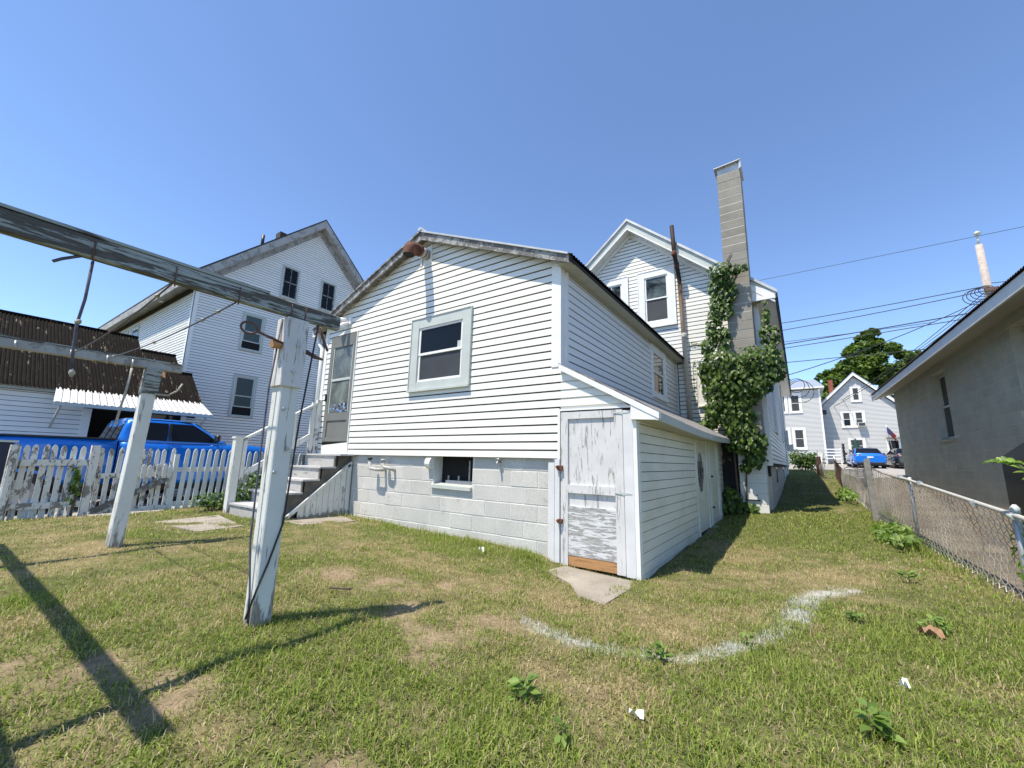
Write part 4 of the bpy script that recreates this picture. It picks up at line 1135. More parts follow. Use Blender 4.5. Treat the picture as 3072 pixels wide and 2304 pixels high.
# ------------------------------------------------------------------ clothesline posts
def build_clothesline():
    a = 2.63
    T = thing('clothesline_post', 'nearer tall peeling clothesline post with a long grey crossbeam', 'clothesline post', (-a, 1.3, -.95), 'clothesline posts in the lawn')
    x, y = -a, 1.30
    mb = MB()
    mb.hexa(((x - .075, y - .055, -1.05), (x + .035, y - .055, -1.05), (x + .035, y + .055, -1.05), (x - .075, y + .055, -1.05),
             (x - .075, y - .06, .86), (x + .035, y - .06, .86), (x + .035, y + .05, .86), (x - .075, y + .05, .86)))
    mb.build('post', M['post'], T, bevel=.006)
    mb = MB(); mb.box(x - .085, x + .052, y - .075, y + .062, .42, .865); mb.build('sleeve', M['door_peel'], T, bevel=.004)
    mb = MB(); mb.bar((x + .02, -.95, .918), (x + .02, 1.585, .918), .05, .098); bm = mb.build('crossbeam', M['beam'], T, bevel=.006)
    mb = MB(); mb.box(x - .008, x + .049, -.95, 1.1, .968, .982); mb.build('beam_cap', M['beam'], bm)
    # eye bolt through the post, stub bolt on the other side, screws
    mb = MB(); mb.tube([(x + .02, y - .075, .69), (x + .02, y - .23, .725)], .008, 6)
    c = Vector((x + .02, y - .275, .735)); mb.tube([c + Vector((0, math.cos(t) * .045, math.sin(t) * .035)) for t in np.linspace(0, 2 * math.pi, 15)], .007, 6); mb.build('eye_bolt', M['rusty_wire'], T)
    mb = MB(); mb.tube([(x - .0, y - .06, .685), (x - .0, y - .13, .675)], .026, 8); mb.build('wooden_plug', M['bare_ply'], T)
    mb = MB(); mb.tube([(x + .01, y + .06, .68), (x + .01, y + .14, .655), (x + .01, y + .20, .645)], [.016, .014, .008], 8); mb.build('bolt', M['rusty_wire'], T)
    for (px, py, z) in ((x + .055, y + .0, .69), (x + .055, y - .01, .52), (x + .037, y - .03, .28), (x + .037, y + .02, .04), (x + .037, y - .04, -.1)):
        mb = MB(); mb.tube([(px - .005, py, z), (px + .012, py, z)], .010, 8); mb.build('screw', M['steel'], T)
    for yy, l in ((.335, .06), (.64, .06), (.94, .06), (1.24, .05), (1.33, .04)):
        mb = MB(); mb.tube([(x + .046, yy, .95), (x + .052, yy, .90), (x + .045, yy, .868), (x + .02, yy + .01, .856)], .0035, 6); mb.build('hook', M['rusty_wire'], T)
    mb = MB(); mb.bar((x - .02, 1.47, .865), (x + .06, 1.50, .70), .012, .012); mb.build('bent_nail', M['rusty_wire'], T)
    # unseen beams added past the left edge to throw the long lawn shadows
    mb = MB(); mb.bar((-6.9, -.16, .94), (-2.26, -.16, .94), .06, .09); mb.build('shadow_beam', M['beam'], T)
    mb = MB(); mb.bar((-4.4, -.52, .84), (-2.38, -.52, .84), .14, .12); mb.build('shadow_beam', M['beam'], T)
    # far post
    b = 5.60
    F = thing('clothesline_post', 'farther clothesline post, its low beam crossing the rusty roof', 'clothesline post', (-b, 1.3, -.91), 'clothesline posts in the lawn')
    x = -b
    mb = MB(); mb.hexa(((x - .06, 1.235, -1.0), (x + .06, 1.235, -1.0), (x + .06, 1.345, -1.0), (x - .06, 1.345, -1.0), (x - .06, 1.29, .86), (x + .06, 1.29, .86), (x + .06, 1.40, .86), (x - .06, 1.40, .86)))
    mb.build('post', M['post'], F, bevel=.006)
    mb = MB(); mb.hexa(((x - .068, 1.275, .60), (x + .068, 1.275, .60), (x + .068, 1.40, .60), (x - .068, 1.40, .60), (x - .068, 1.285, .87), (x + .068, 1.285, .87), (x + .068, 1.41, .87), (x - .068, 1.41, .87))); mb.build('sleeve', M['beam'], F)
    mb = MB(); mb.bar((x, -.95, .90), (x, 1.59, .915), .07, .085); bm = mb.build('crossbeam', M['rake_left'], F, bevel=.006)
    mb = MB(); mb.box(x - .03, x + .042, -.2, 1.57, .948, .964); mb.build('beam_cap', M['beam'], bm)
    for yy in (.38, .72, .97, 1.16):
        mb = MB(); mb.tube([(x + .05, yy, .93), (x + .062, yy, .89), (x + .05, yy, .85)], .009, 6); mb.build('hook', M['steel'], F)
    # lines strung between the beams, each hangs on two things: things of their own
    def line(pts, r, mat, label, knots=()):
        mb = MB(); mb.tube(pts, r, 6)
        o = mb.build('clothesline', M[mat], None, label, 'clothesline', 'old clotheslines')
        for k in knots:
            kb = MB(); k = Vector(k); kb.tube([k - Vector((.02, .004, .004)), k, k + Vector((.02, .004, .006))], [.004, .013, .004], 6); kb.build('knot', M['rope_pale'], o)
        return o
    def sag(p, q, s, n=12):
        return [Vector(p).lerp(Vector(q), i / n) - Vector((0, 0, s * 4 * (i / n) * (1 - i / n))) for i in range(n + 1)]
    p = sag((-2.62, .64, .865), (-5.55, .72, .90), .05)
    line(p, .0048, 'rope', 'taut grey line between both crossbeams, ending by the hanging rope', [p[1], p[11]])
    p = sag((-2.62, .94, .865), (-5.55, .97, .905), .04)
    line(p, .0048, 'rope', 'taut grey line between both crossbeams, the one nearest the house', [p[1], p[2], p[6], p[11]])
    o = line([(-2.63, .345, .865), (-2.66, .351, .69), (-2.675, .345, .57), (-2.68, .352, .449), (-2.68, .360, .36)], .006, 'rope', 'loose dark rope dangling from the nearer crossbeam', [(-2.675, .347, .58)])
    line([(-2.615, .31, .875), (-2.62, .25, .835), (-2.62, .225, .812)], .007, 'rope', 'short dark stub of line under the nearer crossbeam')
    kb = MB(); kb.tube([(-2.68, .362, .365), (-2.68, .364, .345), (-2.68, .365, .325)], [.005, .012, .004], 8); kb.build('end_knot', M['rope_pale'], o)
    line([(-5.53, 1.16, .84), (-5.53, 1.15, .62), (-5.53, 1.13, .40), (-5.53, 1.12, .26)], .010, 'rope_pale', 'pale frayed end hanging under the farther crossbeam')
    line([(-5.52, 1.37, .60), (-5.50, 1.48, .60), (-5.48, 1.55, .66), (-5.47, 1.58, .74)], .010, 'rope_pale', 'pale curled wire sticking out of the farther post')
    line([(-2.645, 1.22, .855), (-2.66, 1.20, .4), (-2.665, 1.205, -.1), (-2.66, 1.21, -.5), (-2.64, 1.235, -.78), (-2.63, 1.238, -.93)], .006, 'rope', 'thin cord running down the bright side of the nearer post')
    line([(-2.575, 1.42, .86), (-2.5905, 1.375, .2), (-2.59, 1.35, -.40), (-2.59, 1.29, -.62), (-2.59, 1.245, -.75), (-2.62, 1.22, -.90)], .006, 'cable', 'slack dark cord wound round the foot of the nearer post')
build_clothesline()

# ------------------------------------------------------------------ picket fence
def picket(parent, x, y, z0, z1, w, t, mat, lean=0.0, tip=.06, shape='gothic'):
    mb = MB()
    if shape == 'gothic':
        prof = [(-w / 2, z0), (w / 2, z0), (w / 2, z1 - tip), (w * .40, z1 - tip * .45), (w * .18, z1 - .006), (0, z1), (-w * .18, z1 - .006), (-w * .40, z1 - tip * .45), (-w / 2, z1 - tip)]
    else:
        prof = [(-w / 2, z0), (w / 2, z0), (w / 2, z1 - w * .45), (0, z1), (-w / 2, z1 - w * .45)]
    pts = [(x - t / 2, y + u + lean * (v - z0), v) for u, v in prof]
    mb.prism(pts, (t, 0, 0))
    return mb.build('picket', M[mat], parent)

def build_fence():
    X = -8.9
    A = thing('picket_fence', 'weathered picket fence panel with flaking paint, rails on the yard side', 'fence', (X, 1.2, -.95), 'picket fence along the driveway')
    for i in range(8):
        y = .85 + i * .0935
        picket(A, X - .035, y + random.uniform(-.006, .006), -1.0, .075 + random.uniform(-.015, .012), .062, .02, 'picket_old', random.uniform(-.012, .012))
    for z, h in ((-.185, .085), (-.775, .085)):
        mb = MB(); mb.bar((X + .005, .86, z), (X + .005, 1.60, z + random.uniform(-.01, .01)), .05, h); mb.build('rail', M['picket_old'], A)
    mb = MB(); mb.box(X - .05, X + .06, .79, .885, -1.05, .06); mb.build('fence_post', M['picket_old'], A)
    mb = MB(); mb.box(X + .06, X + .10, .80, .86, -1.05, -.06); mb.build('fence_post', M['picket_old'], A)
    mb = MB(); mb.box(X - .05, X + .055, 1.59, 1.68, -1.05, .085); mb.build('fence_post', M['picket_old'], A)
    G = thing('picket_gate', 'sagging grey picket gate with a diagonal brace and short front pickets', 'gate', (X, 2.15, -.92), None)
    for i in range(10):
        y = 1.75 + i * .094
        picket(G, X - .045, y + random.uniform(-.012, .012), -.93, .07 + random.uniform(-.03, .015), .058, .02, 'picket_old', random.uniform(-.02, .03))
    for y in (2.03, 2.13, 2.24, 2.33, 2.42, 2.51, 2.59):
        picket(G, X + .055, y + random.uniform(-.01, .01), -.42, -.20 + random.uniform(-.02, .02), .055, .02, 'picket_old', shape='dog')
    mb = MB(); mb.bar((X + .012, 1.72, -.375), (X + .012, 2.63, -.35), .04, .075); mb.build('rail', M['picket_old'], G)
    mb = MB(); mb.bar((X + .012, 1.70, -.905), (X + .012, 2.63, -.90), .04, .07); mb.build('rail', M['picket_old'], G)
    mb = MB(); mb.bar((X + .045, 1.72, -.90), (X + .045, 2.58, -.42), .025, .085); mb.build('brace', M['rake_grey'], G)
    B = thing('picket_fence', 'clean white picket fence running behind the foot of the steps', 'fence', (X, 3.2, -.9), 'picket fence along the driveway')
    mb = MB(); mb.box(X - .03, X + .035, 2.635, 2.70, -1.0, -.02); mb.build('fence_post', M['picket'], B)
    y = 2.78; i = 0
    while y < 5.75:
        picket(B, X + .03, y, -.98, .085 - .012 * i * .2 + random.uniform(-.008, .008), .066, .02, 'picket', .03, tip=.075)
        y += .112; i += 1
    for z in (-.285, -.86):
        mb = MB(); mb.bar((X - .005, 2.66, z), (X - .005, 5.8, z + .03), .035, .075); mb.build('rail', M['picket'], B)
    # junk behind the weathered panel
    mb = MB(); mb.box(-9.45, -9.25, 1.12, 1.22, -1.05, -.72); tag(mb.build('plastic_jug', m_plain('pale blue plastic', (.30, .48, .62), .4), None, bevel=.03), 'pale blue plastic jug behind the weathered fence panel', 'jug')
    mb = MB(); mb.prism([(-9.5, 1.35, -1.05), (-9.3, 1.5, -1.05), (-9.35, 1.45, -.80), (-9.5, 1.38, -.85)], (.05, .05, 0)); tag(mb.build('white_bag', M['white_plain'], None), 'crumpled white bag on the ground behind the weathered fence', 'bag')
    mb = MB()
    mb.hexa(((-9.75, .40, -1.1), (-9.35, .40, -1.1), (-9.35, .83, -1.1), (-9.75, .83, -1.1), (-9.80, .30, .10), (-9.28, .30, .10), (-9.28, .86, .10), (-9.80, .86, .10)))
    rb = mb.build('recycling_bin', M['navy'], None, 'dark navy bin with a pale rim at the left end of the fence', 'bin', bevel=.02)
    mb = MB(); mb.box(-9.83, -9.25, .27, .89, .095, .125); mb.build('rim', M['trim_grey'], rb)
build_fence()

# ------------------------------------------------------------------ cars
def wheel(parent, x, y, z, r, w, side, local=True):
    mb = MB(); mb.tube([(x - w / 2, y, z), (x - w / 2 + .02, y, z), (x + w / 2 - .02, y, z), (x + w / 2, y, z)], [r * .93, r, r, r * .93], 24)
    t = mb.build('wheel', M['black_rubber'], parent)
    mb = MB(); xs = x + side * (w / 2 + .004)
    mb.tube([(xs - side * .03, y, z), (xs, y, z)], [r * .64, r * .60], 20)
    o = mb.build('rim', M['rim'], t)
    for k in range(5):
        a = 2 * math.pi * k / 5
        sb = MB(); sb.bar((xs, y + math.cos(a) * r * .1, z + math.sin(a) * r * .1), (xs, y + math.cos(a) * r * .58, z + math.sin(a) * r * .58), .02, .07, (1, 0, 0)); sb.build('spoke', M['chrome'], t)
    return t

def build_truck():
    T = thing('pickup_truck', 'bright blue crew cab pickup parked behind the picket fence', 'pickup truck', (-12.78, 3.0, -1.17))
    LOCAL.add(T.name)
    # local frame: x to +X (near side), y forward, z above ground
    R = lambda hw, z: z
    def ring(y, hw, zs):
        # zs: rocker, bulge, shoulder, top
        r, b, s, t = zs
        half = [(hw * .90, r), (hw * .985, r + .10), (hw, b), (hw * .992, s), (hw * .95, t - .02), (hw * .88, t)]
        pts = [(x, y, z) for x, z in half] + [(-x, y, z) for x, z in half[::-1]]
        return pts
    mb = MB()
    L = [(-3.05, .90, (.60, .85, 1.20, 1.36)), (-2.98, .96, (.52, .85, 1.25, 1.40)), (-1.9, .985, (.52, .90, 1.27, 1.42)), (-.52, .985, (.50, .90, 1.27, 1.42))]
    mb.loft([ring(*l) for l in L]); bed = mb.build('cargo_bed', M['blue_paint'], T)
    mb = MB(); mb.box(.86, .955, -3.0, -.52, 1.415, 1.445); mb.box(-.955, -.86, -3.0, -.52, 1.415, 1.445); mb.box(-.86, .86, -3.0, -.53, 1.40, 1.43); mb.build('bed_cover', M['black_plastic'], bed)
    mb = MB()
    L = [(-.49, .975, (.50, .90, 1.27, 1.40)), (-.3, .98, (.48, .90, 1.27, 1.40)), (.8, .98, (.48, .90, 1.27, 1.39)), (1.45, .98, (.50, .90, 1.26, 1.40)), (2.0, .98, (.52, .92, 1.26, 1.41)), (2.6, .96, (.55, .92, 1.22, 1.36)), (2.86, .90, (.58, .90, 1.12, 1.22)), (2.93, .80, (.62, .88, 1.02, 1.10))]
    mb.loft([ring(*l) for l in L]); mb.build('body', M['blue_paint'], T)
    # cab
    def cr(y, hb, zb, ht, zt):
        half = [(hb, zb), (hb - .015, zb + .06), (hb * .35 + ht * .65, zb + (zt - zb) * .62), (ht + .03, zt - .07), (ht - .06, zt - .01), (ht * .5, zt + .012)]
        return [(x, y, z) for x, z in half] + [(-x, y, z) for x, z in half[::-1]]
    zb = 1.385
    mb = MB(); mb.loft([cr(-.50, .93, zb, .86, zb + .03), cr(-.40, .93, zb, .80, 1.80), cr(-.34, .93, zb, .77, 1.90), cr(.0, .93, zb, .765, 1.935), cr(.55, .93, zb, .76, 1.935), cr(.85, .93, zb, .755, 1.90), cr(1.25, .93, zb, .78, 1.66), cr(1.52, .93, zb, .86, zb + .03)], smooth=True)
    cab = mb.build('cab', M['blue_paint'], T)
    # glass, set just proud of the cab sides
    def side(pts):
        mb = MB()
        for s in (1, -1):
            mb.v = []; mb.f = []; mb.mi = []; mb.sm = []
            P = []
            for (y, z) in pts:
                t = (z - zb) / (1.90 - zb)
                hb, ht = .93, .775
                if t < .62: x = hb + (hb * .35 + ht * .65 - hb) * (t / .62)
                else: x = (hb * .35 + ht * .65) + (ht + .03 - hb * .35 - ht * .65) * ((t - .62) / .25)
                P.append((s * (x + .012), y, z))
            n = mb.add(P); mb.face(list(range(n, n + len(P))))
            mb.build('side_window', M['car_glass'], cab)
    side([(-.16, 1.44), (.32, 1.43), (.33, 1.62), (.33, 1.83), (-.02, 1.83), (-.14, 1.66)])
    side([(.40, 1.43), (1.36, 1.43), (1.16, 1.60), (.86, 1.80), (.80, 1.83), (.40, 1.83), (.40, 1.62)])
    mb = MB(); mb.box(.83, .925, .345, .385, 1.43, 1.83); mb.build('pillar_trim', M['black_plastic'], cab)
    mb = MB(); n = mb.add(((-.74, -.512, 1.45), (.74, -.512, 1.45), (.68, -.388, 1.83), (-.68, -.388, 1.83))); mb.face((n, n + 1, n + 2, n + 3)); rw = mb.build('rear_window', M['car_glass'], cab)
    mb = MB(); mb.bar((-.25, -.505, 1.46), (-.23, -.39, 1.82), .025, .03, (1, 0, 0)); mb.bar((.25, -.505, 1.46), (.23, -.39, 1.82), .025, .03, (1, 0, 0)); mb.build('slider_frame', M['black_plastic'], rw)
    mb = MB(); n = mb.add(((-.80, 1.50, 1.44), (.80, 1.50, 1.44), (.70, .90, 1.88), (-.70, .90, 1.88))); mb.face((n, n + 1, n + 2, n + 3)); mb.build('windshield', M['car_glass'], cab)
    mb = MB(); mb.box(.72, .775, -.3, .8, 1.885, 1.90); mb.build('roof_gutter', M['black_plastic'], cab)
    for s in (1, -1):
        mb = MB(); mb.bar((s * .92, 1.28, 1.47), (s * 1.04, 1.26, 1.50), .05, .04); m_ = mb.build('mirror', M['blue_paint'], T)
        mb = MB(); mb.box(min(s * 1.02, s * 1.17), max(s * 1.02, s * 1.17), 1.20, 1.30, 1.45, 1.62); mb.build('mirror_shell', M['black_plastic'], m_, bevel=.03)
        for y in (.16, .98):
            mb = MB(); mb.box(min(s * .97, s * 1.01), max(s * .97, s * 1.01), y, y + .20, 1.235, 1.275); mb.build('door_handle', M['blue_paint'], T, bevel=.008)
        for y in (-.48, .36, 1.42):
            mb = MB(); mb.box(min(s * .975, s * .985), max(s * .975, s * .985), y - .004, y + .004, .62, 1.37); mb.build('door_seam', M['black_plastic'], T)
        wheel(T, s * .86, -1.75, .39, .39, .26, s); wheel(T, s * .86, 2.05, .39, .39, .26, s)
        mb = MB(); c = [(s * .975, -1.75 + math.cos(t) * .47, .39 + math.sin(t) * .47) for t in np.linspace(-.15, math.pi + .15, 16)]; mb.tube(c, .035, 6); mb.build('wheel_arch', M['black_plastic'], T)
        mb = MB(); c = [(s * .975, 2.05 + math.cos(t) * .47, .39 + math.sin(t) * .47) for t in np.linspace(-.15, math.pi + .15, 16)]; mb.tube(c, .035, 6); mb.build('wheel_arch', M['black_plastic'], T)
    mb = MB(); mb.box(-.9, .9, -3.16, -3.02, .55, .75); mb.build('rear_bumper', M['chrome'], T, bevel=.02)
    mb = MB(); mb.box(-.92, .92, 2.86, 3.02, .50, .75); mb.build('front_bumper', M['chrome'], T, bevel=.03)
    mb = MB(); mb.box(-.8, .8, -2.9, 2.8, .35, .55); mb.build('chassis', M['black_rubber'], T)
    for s in (1, -1):
        mb = MB(); mb.box(min(s * .80, s * .93), max(s * .80, s * .93), -3.06, -3.0, .98, 1.30); mb.build('taillight', M['tail'], T)
build_truck()

def sedan(label, loc, rotz, paint, plate=True, trunk=.98):
    T = thing('sedan', label, 'car', loc, None, rotz)
    LOCAL.add(T.name)
    def ring(y, hw, r, b, t):
        half = [(hw * .86, r), (hw * .97, r + .12), (hw, b), (hw * .97, t - .14), (hw * .88, t - .03), (hw * .6, t)]
        return [(x, y, z) for x, z in half] + [(-x, y, z) for x, z in half[::-1]]
    mb = MB()
    mb.loft([ring(0, .74, .42, .60, .84), ring(.05, .84, .32, .62, .93), ring(.18, .89, .26, .64, trunk), ring(.6, .915, .22, .64, trunk + .01), ring(1.4, .925, .20, .62, trunk), ring(2.6, .925, .20, .62, .97), ring(3.5, .92, .20, .62, .97), ring(4.2, .90, .22, .58, .88), ring(4.6, .82, .28, .52, .76), ring(4.72, .70, .36, .50, .66)])
    b = mb.build('body', M[paint], T)
    def gr(y, hb, ht, zt, zb=.94):
        half = [(hb, zb), (hb * .5 + ht * .5, zb * .5 + zt * .5), (ht, zt - .05), (ht * .8, zt), (ht * .4, zt + .015)]
        return [(x, y, z) for x, z in half] + [(-x, y, z) for x, z in half[::-1]]
    mb = MB(); mb.loft([gr(.42, .78, .74, .99), gr(1.05, .82, .62, 1.36), gr(1.5, .84, .60, 1.43), gr(2.2, .84, .60, 1.44), gr(2.65, .84, .62, 1.38), gr(3.6, .82, .76, .99)]); g = mb.build('cabin', M[paint], T)
    mb = MB(); n = mb.add(((-.70, .47, 1.035), (.70, .47, 1.035), (.58, 1.10, 1.405), (-.58, 1.10, 1.405))); mb.face((n, n + 1, n + 2, n + 3)); mb.build('rear_window', M['car_glass'], g)
    mb = MB(); n = mb.add(((-.74, 3.50, 1.05), (.74, 3.50, 1.05), (.60, 2.66, 1.41), (-.60, 2.66, 1.41))); mb.face((n, n + 1, n + 2, n + 3)); mb.build('windshield', M['car_glass'], g)
    for s in (1, -1):
        for pts in ([(.95, 1.0), (1.95, 1.0), (1.95, 1.36), (1.32, 1.35)], [(2.02, 1.0), (3.2, 1.0), (2.62, 1.34), (2.02, 1.36)]):
            mb = MB(); P = [(s * (.845 - (z - .94) * .46 + .012), y, z) for y, z in pts]; n = mb.add(P); mb.face((n, n + 1, n + 2, n + 3)); mb.build('side_window', M['car_glass'], g)
        wheel(T, s * .80, .95, .32, .32, .22, s); wheel(T, s * .80, 3.75, .32, .32, .22, s)
        mb = MB(); mb.prism([(s * .48, -.0, .80), (s * .86, .12, .80), (s * .87, .14, .92), (s * .50, .01, .90)], (0, -.02, 0)); mb.build('taillight', M['tail'], T)
        mb = MB(); mb.box(min(s * .9, s * 1.06), max(s * .9, s * 1.06), 2.95, 3.1, .98, 1.12); mb.build('mirror', M['black_plastic'], T, bevel=.02)
    if plate:
        mb = MB(); mb.box(-.17, .17, -.03, -.01, .70, .80); mb.build('number_plate', M['plate'], T)
    mb = MB(); mb.box(-.75, .75, -.015, .1, .24, .40); mb.build('lower_bumper', M['black_plastic'], T, bevel=.02)
    mb = MB(); mb.box(-.7, .7, .3, 4.4, .16, .3); mb.build('underbody', M['black_rubber'], T)
    return T
sedan('bright blue sedan seen from behind beyond the chain-link fence', (3.95, 38.0, .06), math.radians(2), 'blue_paint')
sedan('charcoal car half hidden by the corner of the block building', (6.25, 38.6, .07), math.radians(3), 'dark_paint')
sedan('silver car roof seen past the steps railing', (-12.9, 7.3, -1.12), math.radians(1), 'silver_paint')

# ------------------------------------------------------------------ garage with tarred iron roof
def build_garage():
    G = thing('garage', 'low white garage with a streaked dark corrugated roof and ribbed awning', 'garage', (-15.5, 2.0, -1.16))
    X = -14.9; e = east(X)
    mb = MB()
    for (a, b, p, q) in ((-9, 2.50, -1.3, 1.45), (4.42, 4.75, -1.3, 1.45), (2.50, 4.42, 1.06, 1.45)): e.box(mb, a, b, p, q, -.15, 0)
    w = mb.build('front_wall', M['gap_shade'], G)
    clapboards(w, e, lambda v: (-9, 2.36), -1.2, 1.38, .1155, .014, M['vinyl_shaded'], gap=.012)
    clapboards(w, e, lambda v: (4.52, 4.75), -1.2, 1.05, .1155, .012, M['vinyl_shaded'])
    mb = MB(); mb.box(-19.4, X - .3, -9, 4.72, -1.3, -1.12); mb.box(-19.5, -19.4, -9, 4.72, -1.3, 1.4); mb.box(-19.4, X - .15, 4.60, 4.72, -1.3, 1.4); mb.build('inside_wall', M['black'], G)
    for (a, b) in ((2.36, 2.52), (4.40, 4.52)):
        mb = MB(); e.box(mb, a, b, -1.25, 1.06, 0, .04); mb.build('door_post', M['trim'], G)
    mb = MB(); e.box(mb, 3.38, 3.46, -1.2, 1.06, -.1, -.04); mb.build('door_post', M['trim_grey'], G)
    mb = MB(); e.box(mb, -9, 1.8, 1.38, 1.50, 0, .16); mb.build('eave_board', M['trim_grey'], G)
    # roof plane, stepped at its right end as sheets run out against the house
    zx = lambda x: 1.507 + (-14.7 - x) * .837
    roof = None
    for (y0, y1, xt) in ((-9.0, 3.62, -17.2), (3.62, 4.50, -16.63), (4.50, 4.78, -15.85)):
        mb = MB(); mb.hexa(((xt, y0, zx(xt) - .09), (-14.75, y0, zx(-14.75) - .09), (-14.75, y1 - .03, zx(-14.75) - .09), (xt, y1 - .03, zx(xt) - .09), (xt, y0, zx(xt) - .02), (-14.75, y0, zx(-14.75) - .02), (-14.75, y1 - .03, zx(-14.75) - .02), (xt, y1 - .03, zx(xt) - .02)))
        o = mb.build('roof', M['dark_wood_shade'], G)
        corrugated('roof_sheet', o, (xt, zx(xt)), (-14.62, zx(-14.62)), y0, y1, M['corr'], amp=.018)
        mb = MB(); mb.tube([(xt, y0, zx(xt) + .01), (xt, y1, zx(xt) + .01)], .045, 8); mb.build('ridge_cap', M['corr'], o)
    mb = MB(); mb.hexa(((-19.7, -9, 1.45), (-17.2, -9, 3.56), (-17.2, 3.6, 3.56), (-19.7, 3.6, 1.45), (-19.7, -9, 1.5), (-17.2, -9, 3.6), (-17.2, 3.6, 3.6), (-19.7, 3.6, 1.5))); mb.build('roof', M['corr'], G)
    # ribbed white awning over the doorway
    n = 24; y0, y1 = 1.80, 4.80; mb = MB()
    for i in range(n):
        a = y0 + (y1 - y0) * i / n; b = a + (y1 - y0) / n; c = a + .25 * (b - a); d = a + .40 * (b - a)
        for (p, q, hp, hq) in ((a, c, 0, 0), (c, d, 0, .018), (d, b - .01, .018, 0)):
            P = lambda y, h, t: (-14.72 + .74 * t, y + .06 * t * (y - 3.3), 1.50 - .40 * t + h)
            mb.quad(P(p, hp, 0), P(q, hq, 0), P(q, hq, 1), P(p, hp, 1))
    aw = mb.build('awning', M['awning'], G)
    mb = MB(); mb.box(-14.02, -13.99, 1.72, 4.88, 1.02, 1.105); mb.build('awning_fascia', M['trim_grey'], aw)
    for y in (1.85, 4.75):
        mb = MB(); mb.bar((-14.86, y, .55), (-14.03, y, 1.04), .04, .04); mb.build('bracket', M['trim_grey'], aw)
    mb = MB(); mb.box(-14.75, -14.0, 1.85, 4.75, 1.0, 1.02); 
build_garage()

